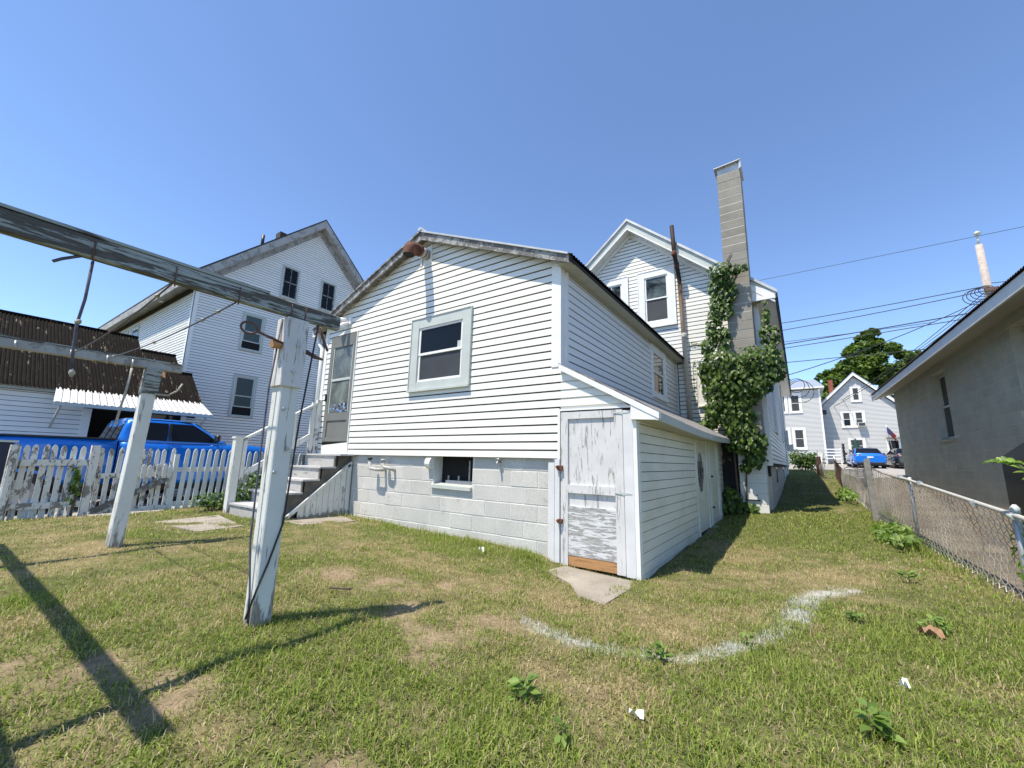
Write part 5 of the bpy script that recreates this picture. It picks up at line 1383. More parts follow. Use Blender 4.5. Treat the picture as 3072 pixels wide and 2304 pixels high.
# ------------------------------------------------------------------ neighbour's tall house on the left
def build_left_house():
    T = thing('house', 'tall neighbouring white house with attic windows and stained grey rake boards', 'house', (-20, 9.2, -1.0))
    X = -17.5; e = east(X); Y0, YP, Y1 = 4.97, 9.24, 13.5
    zt = 10.25; sl = .962          # underside of rakes at the peak
    mb = MB(); mb.prism([(X, Y0, -1.4), (X, Y1, -1.4), (X, Y1, zt - sl * (Y1 - YP)), (X, YP, zt), (X, Y0, zt - sl * (YP - Y0))], (-.15, 0, 0))
    gw = mb.build('gable_wall', M['gap_shade'], T)
    wins = []
    for (a, b, p, q) in ((6.58, 7.42, 1.38, 3.02), (6.58, 7.42, 3.98, 5.52), (7.82, 8.56, 6.58, 8.02), (9.56, 10.30, 6.58, 8.0), (9.80, 10.62, 3.98, 5.52), (9.80, 10.62, 1.38, 3.02)):
        wins.append((a, b, p, q))
    rng = lambda v: (max(Y0 + .12, YP - (zt - .12 - v) / sl), min(Y1, YP + (zt - .12 - v) / sl))
    clapboards(gw, e, rng, -1.1, zt - .15, .1035, .018, M['vinyl_shaded'], wins, gap=.018)
    for k, (a, b, p, q) in enumerate(wins):
        attic = k in (2, 3)
        window(T, e, a + .015, b - .015, p + .03, q - .015, trim=.05 if attic else .075, casing='trim_grey', sash='trim_grey' if not attic else 'rake_grey', upper='glass' if attic else 'shade', lower='glass' if attic else 'shade', proud=.045, lights=1 if attic else 0, lower_open=0 if attic else .42)
    mb = MB(); e.box(mb, Y0 - .02, Y0 + .12, -1.2, 5.95, 0, .03); mb.build('corner_board', M['trim'], T)
    # side wall towards the yard
    f = front(Y0)
    mb = MB(); mb.box(-36, X - .15, Y0, Y0 + .15, -1.4, 6.0); sw = mb.build('side_wall', M['gap_shade'], T)
    sw_w = [(-24.75, -23.65, 3.9, 5.55), (-26.4, -25.3, 3.9, 5.55), (-31.2, -30.1, 3.9, 5.55)]
    clapboards(sw, f, lambda v: (-36, X - .10), 1.6, 5.78, .1035, .018, M['vinyl'], sw_w, gap=.022)
    for (a, b, p, q) in sw_w: window(T, f, a + .015, b - .015, p + .03, q - .015, trim=.08, casing='trim_grey', upper='glass_refl', lower='glass', proud=.04)
    mb = MB(); f.box(mb, X - .10, X + .03, -1.2, 5.95, 0, .03); mb.build('corner_board', M['trim'], T)
    # roof and trim
    oh = .42
    def R(y, x, h): return (x, y, zt + h - sl * abs(y - YP))
    for s, ye in ((-1, Y0 - .48), (1, Y1 + .48)):
        mb = MB(); mb.hexa((R(YP, X + oh, .42), R(ye, X + oh, .42), R(ye, -36.3, .42), R(YP, -36.3, .42), R(YP, X + oh, .50), R(ye, X + oh, .50), R(ye, -36.3, .50), R(YP, -36.3, .50))); rf = mb.build('roof', M['asphalt_roof'], T)
        mb = MB(); mb.hexa((R(YP, X + oh - .03, .08), R(ye, X + oh - .03, .08), R(ye, X + oh, .08), R(YP, X + oh, .08), R(YP, X + oh - .03, .42), R(ye, X + oh - .03, .42), R(ye, X + oh, .42), R(YP, X + oh, .42))); mb.build('rake_board', M['rake_left'], T)
        mb = MB(); mb.hexa((R(YP, X, .06), R(ye, X, .06), R(ye, X + oh - .03, .06), R(YP, X + oh - .03, .06), R(YP, X, .085), R(ye, X, .085), R(ye, X + oh - .03, .085), R(YP, X + oh - .03, .085))); mb.build('rake_soffit', M['rake_left'], T)
        yi = Y0 if s < 0 else Y1
        mb = MB(); mb.hexa((R(YP, X, -.20), R(yi, X, -.20), R(yi, X + .05, -.20), R(YP, X + .05, -.20), R(YP, X, .06), R(yi, X, .06), R(yi, X + .05, .06), R(YP, X + .05, .06))); mb.build('frieze_board', M['rake_left'], T)
    ze = zt + .42 - sl * (YP - Y0 + .48)
    mb = MB(); mb.box(-36.3, X + oh, Y0 - .48, Y0 - .44, ze - .30, ze + .03); mb.build('eave_fascia', M['rake_left'], T)
    mb = MB(); mb.hexa(((-36.3, Y0 - .44, ze - .26), (X + oh - .04, Y0 - .44, ze - .26), (X + oh - .04, Y0, ze - .10), (-36.3, Y0, ze - .10), (-36.3, Y0 - .44, ze - .23), (X + oh - .04, Y0 - .44, ze - .23), (X + oh - .04, Y0, ze - .07), (-36.3, Y0, ze - .07))); mb.build('eave_soffit', M['rake_left'], T)
    mb = MB(); mb.tube([(-20.3, Y0 - .25, ze - .17), (-20.3, Y0 - .25, ze - .24)], .09, 12); mb.build('soffit_light', M['white_plain'], T)
    mb = MB(); f.box(mb, -17.2, -16.9, 5.55, 5.62, .0, .05); 
    mb = MB(); mb.tube([(-17.8, 7.02, zt - sl * 2.2 + .45), (-17.8, 7.02, zt - sl * 2.2 + .95)], .06, 10); mb.build('vent_stack', M['black_plastic'], T)
    mb = MB(); mb.box(-18.4, -18.0, 7.75, 8.05, zt - sl * 1.35 + .4, zt - sl * 1.35 + .75); mb.build('roof_vent', M['asphalt_roof'], T)
    # parking sign on the gable wall
    sg = MB(); e.box(sg, 8.74, 9.20, 1.70, 2.12, .012, .022)
    so = sg.build('parking_sign', M['white_plain'], None, 'small white sign on the left house ending in the word ONLY', 'sign')
    def text(body, y, z, size):
        cu = bpy.data.curves.new('lettering', 'FONT'); cu.body = body; cu.size = size; cu.align_x = 'RIGHT'; cu.extrude = .001
        o = bpy.data.objects.new('lettering', cu); COL.objects.link(o)
        o.rotation_euler = (math.radians(90), 0, math.radians(90)); o.location = (X + .024, y, z + E)
        cu.materials.append(M['sign_ink'])
        dg = bpy.context.evaluated_depsgraph_get()
        me = bpy.data.meshes.new_from_object(o.evaluated_get(dg)); mw = o.rotation_euler.to_matrix().to_4x4(); mw.translation = o.location
        bpy.data.objects.remove(o)
        me.transform(mw); n = bpy.data.objects.new('lettering', me); COL.objects.link(n); n.parent = so; n.matrix_parent_inverse = so.matrix_world.inverted()
    text('NT', 9.15, 2.00, .10); text('ONLY', 9.16, 1.865, .10)
    mb = MB(); e.box(mb, 8.95, 9.16, 1.80, 1.815, .022, .024); e.box(mb, 8.90, 9.16, 1.75, 1.765, .022, .024); mb.build('small_print', M['sign_ink'], so)
build_left_house()

# ------------------------------------------------------------------ concrete block building on the right
def build_block_building():
    T = thing('block_building', 'long low grey-green concrete block building under a ribbed roof', 'building', (3.1, 14, -.6))
    L = math.hypot(.028, 1)
    pl = PL(2.9, 19.6, .028 / L, -1 / L, -1 / L, -.028 / L)      # u runs from the far corner towards the camera
    far, near, z0, z1 = 0, 15.5, -1.25, 2.665
    wins = [(4.40, 5.50, .77, 2.46), (9.1, 10.7, .9, 2.46)]
    mb = MB()
    xs = [far, wins[0][0], wins[0][1], wins[1][0], wins[1][1], near]
    pl.box(mb, xs[0], xs[1], z0, z1, -.2, 0); pl.box(mb, xs[2], xs[3], z0, z1, -.2, 0); pl.box(mb, xs[4], xs[5], z0, z1, -.2, 0)
    for w in wins: pl.box(mb, w[0], w[1], z0, w[2], -.2, 0); pl.box(mb, w[0], w[1], w[3], z1, -.2, 0)
    w = mb.build('wall', M['dark_mortar'], T)
    blocks(w, pl, far, near, z0, z1 - .01, M['dark_block'], openings=wins, name='block', face=.0035, joint=.008)
    mb = MB(); P = pl.P
    mb.hexa((P(0, z0, -.01), P(0, z0, -6), P(.2, z0, -6), P(.2, z0, -.01), P(0, z1, -.01), P(0, z1, -6), P(.2, z1, -6), P(.2, z1, -.01))); mb.build('end_wall', M['dark_block'], T)
    for (a, b, p, q) in wins:
        mb = MB(); pl.box(mb, a, b, p, q, -.20, -.18); wd = mb.build('window', M['dark_wood_shade'], T)
        mid = (p + q) / 2
        for (c, d, dd) in ((mid - .02, q - .03, -.15), (p + .03, mid + .02, -.13)):
            mb = MB(); pl.box(mb, a + .02, a + .07, c, d, -.18, dd); pl.box(mb, b - .07, b - .02, c, d, -.18, dd); pl.box(mb, a + .07, b - .07, d - .05, d, -.18, dd); pl.box(mb, a + .07, b - .07, c, c + .05, -.18, dd); mb.build('sash', M['trim_grey'], wd)
            mb = MB(); mb.quad(P(a + .07, c + .05, dd - .01), P(b - .07, c + .05, dd - .01), P(b - .07, d - .05, dd - .01), P(a + .07, d - .05, dd - .01)); mb.build('pane', M['glass'], wd)
        mb = MB(); pl.box(mb, a - .03, b + .05, p - .06, p, -.18, .04); mb.build('sill', M['dark_block'], wd)
        mb = MB(); pl.box(mb, a - .06, b + .06, q + .01, q + .15, .002, .02); mb.build('lintel', M['dark_block'], wd)
    mb = MB(); pl.box(mb, -.25, near, z1 - .215, z1 - .03, .545, .575); mb.build('fascia', M['trim'], T)
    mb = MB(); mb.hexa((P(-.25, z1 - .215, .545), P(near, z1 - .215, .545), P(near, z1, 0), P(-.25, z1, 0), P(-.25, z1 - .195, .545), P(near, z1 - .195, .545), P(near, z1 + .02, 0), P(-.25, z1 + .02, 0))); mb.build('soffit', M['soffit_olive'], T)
    # ribbed roof sheet, ribs run across the eave
    n = int((near + .3) / .076 * 4); us = np.linspace(-.3, near, n + 1); o = np.sin((us + .3) / .076 * 2 * math.pi) * .013
    A = np.array([P(u, z1 - .005 + h, .61) for u, h in zip(us, o)]); B = np.array([P(u, z1 + h + 1.5, -3.4) for u, h in zip(us, o)])
    k = np.arange(n); m = n + 1
    np_mesh('roof_sheet', np.r_[A, B], np.stack([k, k + 1, k + 1 + m, k + m], -1).ravel(), np.full(n, 4), M['asphalt_roof'], T)
    mb = MB(); mb.hexa((P(-.25, z1 - .15, .545), P(near, z1 - .15, .545), P(near, z1 + 1.1, -3.2), P(-.25, z1 + 1.1, -3.2), P(-.25, z1 - .035, .545), P(near, z1 - .035, .545), P(near, z1 + 1.36, -3.2), P(-.25, z1 + 1.36, -3.2))); mb.build('roof_deck', M['dark_wood_shade'], T)
    mb = MB(); mb.box(4.6, 4.9, 17.5, 17.8, 2.9, 3.6)
    B_ = thing('wheeled_bin', 'black wheeled bin standing against the block wall beyond the chain-link fence', 'bin', (2.5, 7.7, -.85))
    mb = MB(); mb.hexa(((2.18, 7.2, -.85), (2.92, 7.2, -.85), (2.92, 8.28, -.85), (2.18, 8.28, -.85), (2.18, 7.2, .12), (2.92, 7.2, .12), (2.92, 8.28, .12), (2.18, 8.28, .12))); mb.build('body', M['black_plastic'], B_, bevel=.02)
    mb = MB(); mb.hexa(((2.12, 7.15, .12), (2.95, 7.15, .12), (2.95, 8.32, .12), (2.12, 8.32, .12), (2.16, 7.2, .42), (2.9, 7.2, .42), (2.9, 8.28, .17), (2.16, 8.28, .17))); mb.build('lid', M['black_plastic'], B_, bevel=.03)
    for y in (7.5, 8.0):
        mb = MB(); mb.tube([(2.26, y, -.78), (2.32, y, -.78)], .1, 14); mb.build('wheel', M['black_rubber'], B_)
build_block_building()

# ------------------------------------------------------------------ chain-link fence
def build_chain_fence():
    T = thing('chain_link_fence', 'rusty sagging chain-link fence along the right side of the yard', 'fence', (1.2, 8, -.93))
    path = [(1.40, 3.3, -.46), (1.30, 4.9, -.33), (1.19, 8.0, -.14), (1.05, 10.1, .02), (1.02, 13.0, -.01), (.98, 16.0, -.02), (1.0, 20.0, .40), (.62, 20.2, .44), (.55, 24.0, .50)]
    P = np.array(path); seg = np.hypot(np.diff(P[:, 0]), np.diff(P[:, 1])); cum = np.r_[0, np.cumsum(seg)]
    def at(s):
        s = min(max(s, 0), cum[-1]); i = min(np.searchsorted(cum, s, 'right') - 1, len(seg) - 1); t = (s - cum[i]) / seg[i]
        p = P[i] * (1 - t) + P[i + 1] * t
        return p
    def wires(s0, s1, cell, r, mat, tlo=0.0, thi=1.0):
        V = []; F = []
        n = int((s1 - s0) / cell)
        for k in range(n + 1):
            u0 = s0 + k * cell
            pts = []
            p = at(u0); zb = g1(p[0], p[1]) + .01; h = p[2] - zb
            m = max(4, int(round(h / (cell * .62))))
            for j in range(m + 1):
                u = u0 + (cell * .5 if (j + k) % 2 else -cell * .5) + .006 * math.sin(7.1 * u0 + j)
                q = at(u); zb_ = g1(q[0], q[1]) + .01
                t = j / m
                bul = .05 * math.sin(t * 3.1) * math.sin(u * .9) + .006 * math.sin(u * 5 + t * 4) + (.006 if j % 2 else -.006)
                pts.append(Vector((q[0] + bul, q[1], zb_ + (q[2] - zb_) * t)))
            b0 = len(V)
            for j, pt in enumerate(pts):
                for a in range(3):
                    an = 2 * math.pi * a / 3
                    V.append((pt.x + r * math.cos(an), pt.y + r * math.sin(an), pt.z))
            for j in range(len(pts) - 1):
                for a in range(3):
                    F.append((b0 + j * 3 + a, b0 + j * 3 + (a + 1) % 3, b0 + (j + 1) * 3 + (a + 1) % 3, b0 + (j + 1) * 3 + a))
        o = np_mesh('wire_mesh', np.array(V), np.array(F).ravel(), np.full(len(F), 4), M[mat], T)
        o['kind'] = 'stuff'
    wires(0, cum[2], .062, .0040, 'wire')
    wires(cum[2], cum[3], .066, .0045, 'wire')
    wires(cum[3], cum[5], .06, .0042, 'wire')
    wires(cum[5], cum[6], .065, .0055, 'rusty_wire')
    wires(cum[6], cum[7], .06, .005, 'wire')
    wires(cum[7], cum[8], .07, .0055, 'rusty_wire')
    mb = MB(); mb.tube([(p[0], p[1], p[2] + .01) for p in path[:3]] + [(1.15, 8.7, -.11)], .019, 8); mb.build('top_rail', M['pipe_grey'], T)
    mb = MB(); mb.tube([(1.15, 8.7, -.11), (1.1, 9.4, -.07), (1.05, 10.1, .03), (1.0, 11.2, .07), (1.04, 12.5, .0), (1.0, 14, .04), (.98, 16, -.01)], .008, 6); mb.build('tension_wire', M['rusty_wire'], T)
    def post(x, y, top, r):
        mb = MB(); mb.tube([(x + .03, y, g1(x, y) - .1), (x + .03, y, top)], r, 10); o = mb.build('fence_post', M['steel'], T); return o
    o = post(1.30, 4.95, -.30, .026)
    mb = MB(); mb.tube([(1.33, 4.95, -.31), (1.33, 4.95, -.27), (1.33, 4.95, -.245)], [.028, .028, .010], 10); mb.tube([(1.30, 4.86, -.335), (1.30, 5.04, -.32)], .024, 10); mb.build('post_cap', M['trim_grey'], o)
    post(1.19, 8.0, -.10, .024); post(.98, 16.0, .02, .03); post(1.0, 20.0, .46, .03); post(.62, 20.2, .50, .03); post(.55, 24, .55, .03)
    mb = MB(); mb.hexa(((.97, 10.0, -1.0), (1.06, 10.0, -1.0), (1.06, 10.09, -1.0), (.97, 10.09, -1.0), (.935, 9.97, .16), (1.02, 9.97, .20), (1.02, 10.06, .20), (.935, 10.06, .16))); mb.build('wooden_post', M['grey_wood'], T, label='leaning grey wooden post among the wire')
    for (x, y, z) in ((1.26, 5.6, -.32), (1.2, 7.3, -.19), (1.17, 8.3, -.13)):
        mb = MB(); mb.tube([(x, y - .02, z + .03), (x, y + .02, z + .03)], .03, 8); mb.build('clamp', M['steel'], T)
build_chain_fence()

# ------------------------------------------------------------------ houses and street things beyond
def build_background():
    # gable house
    Y = 48.0; f = front(Y)
    T = thing('house', 'distant white gable house behind the blue sedan with a window air conditioner', 'house', (4.4, 50, .4))
    pk = (4.52, 8.35); sl = 1.03
    mb = MB(); mb.prism([(1.72, Y, .2), (7.4, Y, .2), (7.4, Y, pk[1] - sl * 2.88), (pk[0], Y, pk[1]), (1.72, Y, pk[1] - sl * 2.8)], (0, 9, 0)); w = mb.build('wall', M['gap_shade'], T)
    wins = [(4.16, 4.96, 5.93, 7.38), (3.28, 4.16, 3.62, 5.16), (4.16, 5.02, 3.62, 5.16), (3.58, 4.82, 1.3, 2.72), (6.2, 7.1, .5, 2.62)]
    clapboards(w, f, lambda v: (max(1.75, pk[0] - (pk[1] - .1 - v) / sl), min(7.4, pk[0] + (pk[1] - .1 - v) / sl)), .5, pk[1] - .15, .115, .02, M['bg_vinyl'], wins, joined=True, gap=.03)
    for i, (a, b, p, q) in enumerate(wins[:4]): window(T, f, a + .02, b - .02, p + .03, q - .02, trim=.16, upper='screen', lower='screen' if i != 1 else 'glass', proud=.06, lights=0)
    mb = MB(); f.box(mb, 6.2, 6.34, .5, 2.62, 0, .06); f.box(mb, 6.96, 7.1, .5, 2.62, 0, .06); f.box(mb, 6.34, 6.96, 2.45, 2.62, 0, .06); d = mb.build('door', M['trim'], T)
    mb = MB(); f.box(mb, 6.34, 6.96, .5, 2.45, 0, .02); mb.build('door_leaf', M['glass'], d)
    mb = MB(); f.box(mb, 6.2, 7.2, 2.62, 2.72, 0, .5); mb.build('door_hood', M['rake_grey'], d)
    for s, xe in ((-1, 1.45), (1, 7.68)):
        ze = pk[1] - sl * abs(xe - pk[0]) + .28
        mb = MB(); mb.hexa(((pk[0], Y - .3, pk[1] + .20), (xe, Y - .3, ze - .08), (xe, Y + 9, ze - .08), (pk[0], Y + 9, pk[1] + .20), (pk[0], Y - .3, pk[1] + .32), (xe, Y - .3, ze + .04), (xe, Y + 9, ze + .04), (pk[0], Y + 9, pk[1] + .32))); mb.build('roof', M['metal_roof'], T)
        mb = MB(); mb.hexa(((pk[0], Y - .32, pk[1] - .02), (xe, Y - .32, ze - .30), (xe, Y - .26, ze - .30), (pk[0], Y - .26, pk[1] - .02), (pk[0], Y - .32, pk[1] + .21), (xe, Y - .32, ze - .07), (xe, Y - .26, ze - .07), (pk[0], Y - .26, pk[1] + .21))); mb.build('rake_board', M['trim'], T)
    mb = MB(); mb.box(1.45, 1.75, Y - .3, Y, 5.3, 5.52); mb.box(7.3, 7.7, Y - .3, Y, 5.0, 5.25); mb.build('cornice_return', M['trim'], T)
    mb = MB(); mb.box(1.76, 2.3, Y - .12, Y, 4.9, 5.3); mb.build('wall_vent', M['screen'], T)
    mb = MB(); mb.box(4.42, 4.96, Y - .45, Y, 3.70, 4.06); ac = mb.build('air_conditioner', M['trim_grey'], T)
    mb = MB(); mb.box(4.48, 4.90, Y - .46, Y - .45, 3.75, 4.0); mb.build('grille', M['screen'], ac)
    mb = MB(); mb.box(2.86, 3.22, Y + 3.2, Y + 3.6, 6.3, 8.65); mb.build('brick_chimney', M['brick'], T)
    # wing house with low metal roof
    Y2 = 46.4; f = front(Y2)
    U = thing('house', 'distant white house with a pale metal hip roof beside the green shrub', 'house', (-1, 48, .4))
    mb = MB(); mb.box(-8, 1.9, Y2, Y2 + 7, .2, 7.15); w = mb.build('wall', M['gap_shade'], U)
    wins = [(-.55, .5, 4.95, 6.82), (-1.8, -.62, 4.95, 6.82), (-.5, .58, 1.6, 3.6), (-1.8, -.6, 1.6, 3.6)]
    clapboards(w, f, lambda v: (-8, 1.8), .5, 7.1, .115, .02, M['bg_vinyl'], wins, joined=True, gap=.03)
    for (a, b, p, q) in wins: window(U, f, a + .02, b - .02, p + .03, q - .02, trim=.18, upper='screen', lower='screen', proud=.06)
    mb = MB(); f.box(mb, 1.8, 1.93, .4, 7.1, 0, .05); mb.build('corner_board', M['trim'], U)
    mb = MB(); mb.prism([(-8.4, Y2 - .4, 7.15), (2.25, Y2 - .4, 7.15), (2.25, Y2 + 7.4, 7.15), (-8.4, Y2 + 7.4, 7.15)], (0, 0, .12)); mb.build('eave_board', M['trim'], U)
    mb = MB()
    n = mb.add(((-8.4, Y2 - .4, 7.27), (2.25, Y2 - .4, 7.27), (2.25, Y2 + 7.4, 7.27), (-8.4, Y2 + 7.4, 7.27), (-8.4, Y2 + 3.5, 8.6), (1.75, Y2 + 3.5, 8.6)))
    for q in ((0, 1, 5, 4), (1, 2, 5), (2, 3, 4, 5), (3, 0, 4)): mb.face([n + i for i in q])
    rf = mb.build('roof', M['metal_roof'], U)
    for k in range(14):
        x = -8.2 + k * .75; mb = MB(); mb.bar((x, Y2 - .4, 7.29), (x * .985, Y2 + 3.4, 8.58), .03, .03); mb.build('standing_seam', M['metal_roof'], rf)
    # flag
    F = thing('flag', 'small striped flag drooping from a leaning pole beside the distant door', 'flag', (6.2, 47.2, 2.2))
    mb = MB(); mb.tube([(6.52, Y - .1, 1.5), (6.25, Y - .5, 3.75)], .025, 6); mb.build('pole', M['steel'], F)
    for k in range(7):
        mb = MB(); a = k / 13 * 2
        for (t0, t1) in ((0, .5), (.5, 1.0)):
            g = lambda t, s: (6.27 + .55 * t + .04 * math.sin(6 * t), Y - .5 + .06 * math.sin(9 * t), 3.62 - s * 1.0 - t * (.75 + .1 * s))
            mb.quad(g(t0, a / 2), g(t1, a / 2), g(t1, a / 2 + 1 / 13), g(t0, a / 2 + 1 / 13))
        mb.build('red_stripe', M['flag_red'], F)
        if k < 6:
            mb = MB(); b = a / 2 + 1 / 13
            for (t0, t1) in ((0, .5), (.5, 1.0)): mb.quad(g(t0, b), g(t1, b), g(t1, b + 1 / 13), g(t0, b + 1 / 13))
            mb.build('white_stripe', M['white_plain'], F)
    mb = MB(); mb.quad(*[(p[0], p[1] - .02, p[2]) for p in (g(0, 0), g(.42, 0), g(.42, .54), g(0, .54))]); mb.build('canton', M['flag_blue'], F)
    # furled umbrella
    mb = MB()
    rings = []
    for (z, r) in ((.7, .30), (1.1, .34), (1.7, .24), (2.2, .10), (2.5, .03)):
        rings.append([(3.87 + r * (1 + .22 * math.cos(5 * a)) * math.cos(a), 45 + r * math.sin(a), z) for a in np.linspace(0, 2 * math.pi, 20, endpoint=False)])
    mb.loft(rings); um = mb.build('canopy', M['umbrella'], None)
    T3 = thing('patio_umbrella', 'furled dark green patio umbrella behind the blue sedan', 'umbrella', (3.87, 45, .3))
    um.parent = T3; um.location = -T3.location
    mb = MB(); mb.tube([(3.87, 45, .2), (3.87, 45, 2.6)], .03, 8); mb.build('pole', M['steel'], T3)
    # dark carved post, bunting, low sign, railing
    mb = MB()
    for k in range(5): mb.box(2.60, 2.76, 39.9, 40.06, .3 + k * .28, .3 + k * .28 + .2); mb.box(2.63, 2.73, 39.93, 40.03, .5 + k * .28, .58 + k * .28)
    mb.tube([(2.68, 39.98, 1.7), (2.68, 39.98, 1.78), (2.68, 39.98, 1.86)], [.10, .10, .02], 10)
    tag(mb.build('notched_post', M['dark_wood_shade'], None), 'dark notched wooden post between the shrub and the blue sedan', 'post')
    B = thing('bunting', 'black and white wavy banner strung left of the blue sedan', 'banner', (3.4, 42, 1.2))
    for k in range(5):
        mb = MB()
        for i in range(6):
            x0 = 3.18 + i * .09; z = 1.02 + k * .085; h = lambda i: .03 * math.sin(i * 1.3 + k)
            mb.quad((x0, 42, z + h(i)), (x0 + .09, 42, z + h(i + 1)), (x0 + .09, 42, z + .085 + h(i + 1)), (x0, 42, z + .085 + h(i)))
        mb.build('stripe', M['white_plain'] if k % 2 else M['black_plastic'], B)
    mb = MB(); mb.tube([(3.18, 42.02, .1), (3.18, 42.02, 1.5)], .03, 6); mb.build('pole', M['dark_wood_shade'], B)
    mb = MB(); mb.box(.68, .90, 25.4, 25.43, .45, .75); s_ = mb.build('notice_board', M['white_plain'], None, 'small white notice board behind the corner of the chain-link fence', 'sign')
    mb = MB(); mb.box(.66, .69, 25.43, 25.46, -.5, .85); mb.box(.89, .92, 25.43, 25.46, -.5, .8); mb.build('stake', M['rake_grey'], s_)
    Rl = thing('porch_railing', 'white horizontal railing in front of the distant gable house', 'railing', (2.4, 44, .3))
    for z in (.75, 1.0, 1.25, 1.5):
        mb = MB(); mb.box(1.7, 2.75, 44, 44.05, z, z + .10); mb.build('rail', M['white_plain'], Rl)
    for x in (1.7, 2.7):
        mb = MB(); mb.box(x, x + .08, 44.05, 44.12, .2, 1.65); mb.build('railing_post', M['white_plain'], Rl)
    # utility pole and wires
    Pt = thing('utility_pole', 'bleached wooden utility pole rising behind the block building roof', 'utility pole', (9.16, 32, -.1))
    mb = MB(); mb.tube([(9.20, 32, -.3), (9.17, 32, 8), (9.15, 32, 12.4)], [.21, .18, .15], 12); pb = mb.build('shaft', M['pole'], Pt)
    mb = MB(); mb.tube([(9.15, 32, 12.4), (9.17, 32, 13.05)], .05, 8); mb.tube([(9.17, 32, 13.0), (9.17, 32, 13.06), (9.17, 32, 13.22)], [.10, .19, .06], 12); mb.build('insulator', M['trim_grey'], Pt)
    for k in range(5):
        c = Vector((9.05 - .1 * k, 31.8, 9.7 - .08 * k)); r = .30 + .06 * k
        mb = MB(); mb.tube([c + Vector((math.cos(a) * r, 0, math.sin(a) * r * .8)) for a in np.linspace(.3 * k, 5.6 + .2 * k, 14)], .02, 5); mb.build('cable_loop', M['cable'], Pt)
    mb = MB(); mb.box(9.0, 9.5, 31.75, 31.95, 9.6, 9.8); mb.build('bracket', M['rusty_wire'], Pt)
    def wire(a, b, s, r, label):
        a = Vector(a); b = Vector(b)
        pts = [a.lerp(b, i / 16) - Vector((0, 0, s * 4 * (i / 16) * (1 - i / 16))) for i in range(17)]
        mb = MB(); mb.tube(pts, r * .7, 5); mb.build('power_line', M['cable'], None, label, 'wire', 'overhead wires')
    Y = 32.0
    return Y, wire
BGY, wire = build_background()

def build_wires():
    Y = 32.0
    W = [((-14, Y, 12.75), (26, Y, 13.15), .05, .02, 'thin topmost wire crossing the whole sky over the utility pole'),
         ((-12, Y, 9.55), (9.1, Y, 9.97), .28, .035, 'upper wavy overhead cable running left from the utility pole'),
         ((-12, Y, 8.9), (9.1, Y, 9.72), .35, .035, 'second wavy overhead cable running left from the utility pole'),
         ((-12, Y, 8.22), (6.9, Y, 8.30), .08, .025, 'third overhead wire above the distant tree top'),
         ((-12, Y, 7.55), (9.1, Y, 8.62), .12, .045, 'thick overhead cable crossing just over the distant tree top'),
         ((-12, Y, 7.30), (9.1, Y, 8.35), .12, .035, 'overhead cable just under the thick one at the tree top'),
         ((-12, Y, 6.85), (6.4, Y, 6.78), .02, .035, 'low horizontal cable passing in front of the dark tree'),
         ((-.15, 25, 4.65), (9.1, Y, 9.35), .25, .03, 'service cable rising from the house coil to the utility pole'),
         ((9.1, Y, 9.7), (3.6, 48, 6.2), .3, .03, 'service wire falling from the pole to the distant gable'),
         ((9.1, Y, 9.2), (2.9, 48, 5.6), .3, .03, 'lower service wire falling from the pole to the distant gable'),
         ((8.8, Y, 9.2), (6.0, Y, 6.75), .05, .025, 'slanting wire from the pole down to the low cable'),
         ((9.0, Y, 8.9), (6.2, Y, 6.6), .1, .025, 'slanting cord beside the pole, nearest the ribbed roof'),
         ((9.2, Y, 10.1), (26, Y, 10.2), .3, .03, 'overhead cable running right from the utility pole')]
    for a, b, s, r, l in W: wire(a, b, s, r, l)
    mb = MB()
    for k in range(3):
        c = Vector((.12 + .08 * k, 25.2, 4.10 - .16 * k)); r = .34 + .1 * k
        mb.tube([c + Vector((math.cos(a) * r, .04 * k, math.sin(a) * r * 1.05)) for a in np.linspace(0, 2 * math.pi, 22)], .016, 5)
    mb.tube([(-.52, 25.2, 4.3), (-.2, 25.2, 4.55), (-.1, 25.2, 4.4)], .025, 5)
    mb.build('cable_coil', M['cable'], None, 'black cable coil hanging at the far corner of the white house', 'cable')
build_wires()

# ------------------------------------------------------------------ foliage
def leaf_shape(L=1.0, W=.62):
    """unit leaf along +Y, face +Z, folded along the midrib"""
    return np.array([(0, 0, 0), (W * .42, .22 * L, .05), (W * .5, .50 * L, .05), (W * .2, .82 * L, .0), (0, L, -.10), (-W * .2, .82 * L, .0), (-W * .5, .50 * L, .05), (-W * .42, .22 * L, .05), (0, .5 * L, -.03)])
LEAF_F = [(0, 1, 2, 8), (8, 2, 3, 4), (0, 8, 6, 7), (8, 4, 5, 6)]
def leaf_cloud(name, C, N, D, size, mat, parent=None, W=.62):
    """many leaves as one mesh: C centres, N normals, D tip directions"""
    n = len(C)
    D = D - N * (D * N).sum(1, keepdims=True); D /= np.linalg.norm(D, axis=1, keepdims=True) + 1e-9
    S_ = np.cross(D, N)
    b = leaf_shape(W=W)
    V = C[:, None] + size[:, None, None] * (b[None, :, 0:1] * S_[:, None] + (b[None, :, 1:2] - .5) * D[:, None] + b[None, :, 2:3] * N[:, None])
    V = V.reshape(-1, 3)
    F = (np.array(LEAF_F)[None] + (np.arange(n) * 9)[:, None, None]).ravel()
    tint = np.repeat(RNG.random(n), 9)
    return np_mesh(name, V, F, np.full(4 * n, 4), M[mat], parent, fattr=('tint', tint))
def unit(v): return v / (np.linalg.norm(v, axis=-1, keepdims=True) + 1e-9)

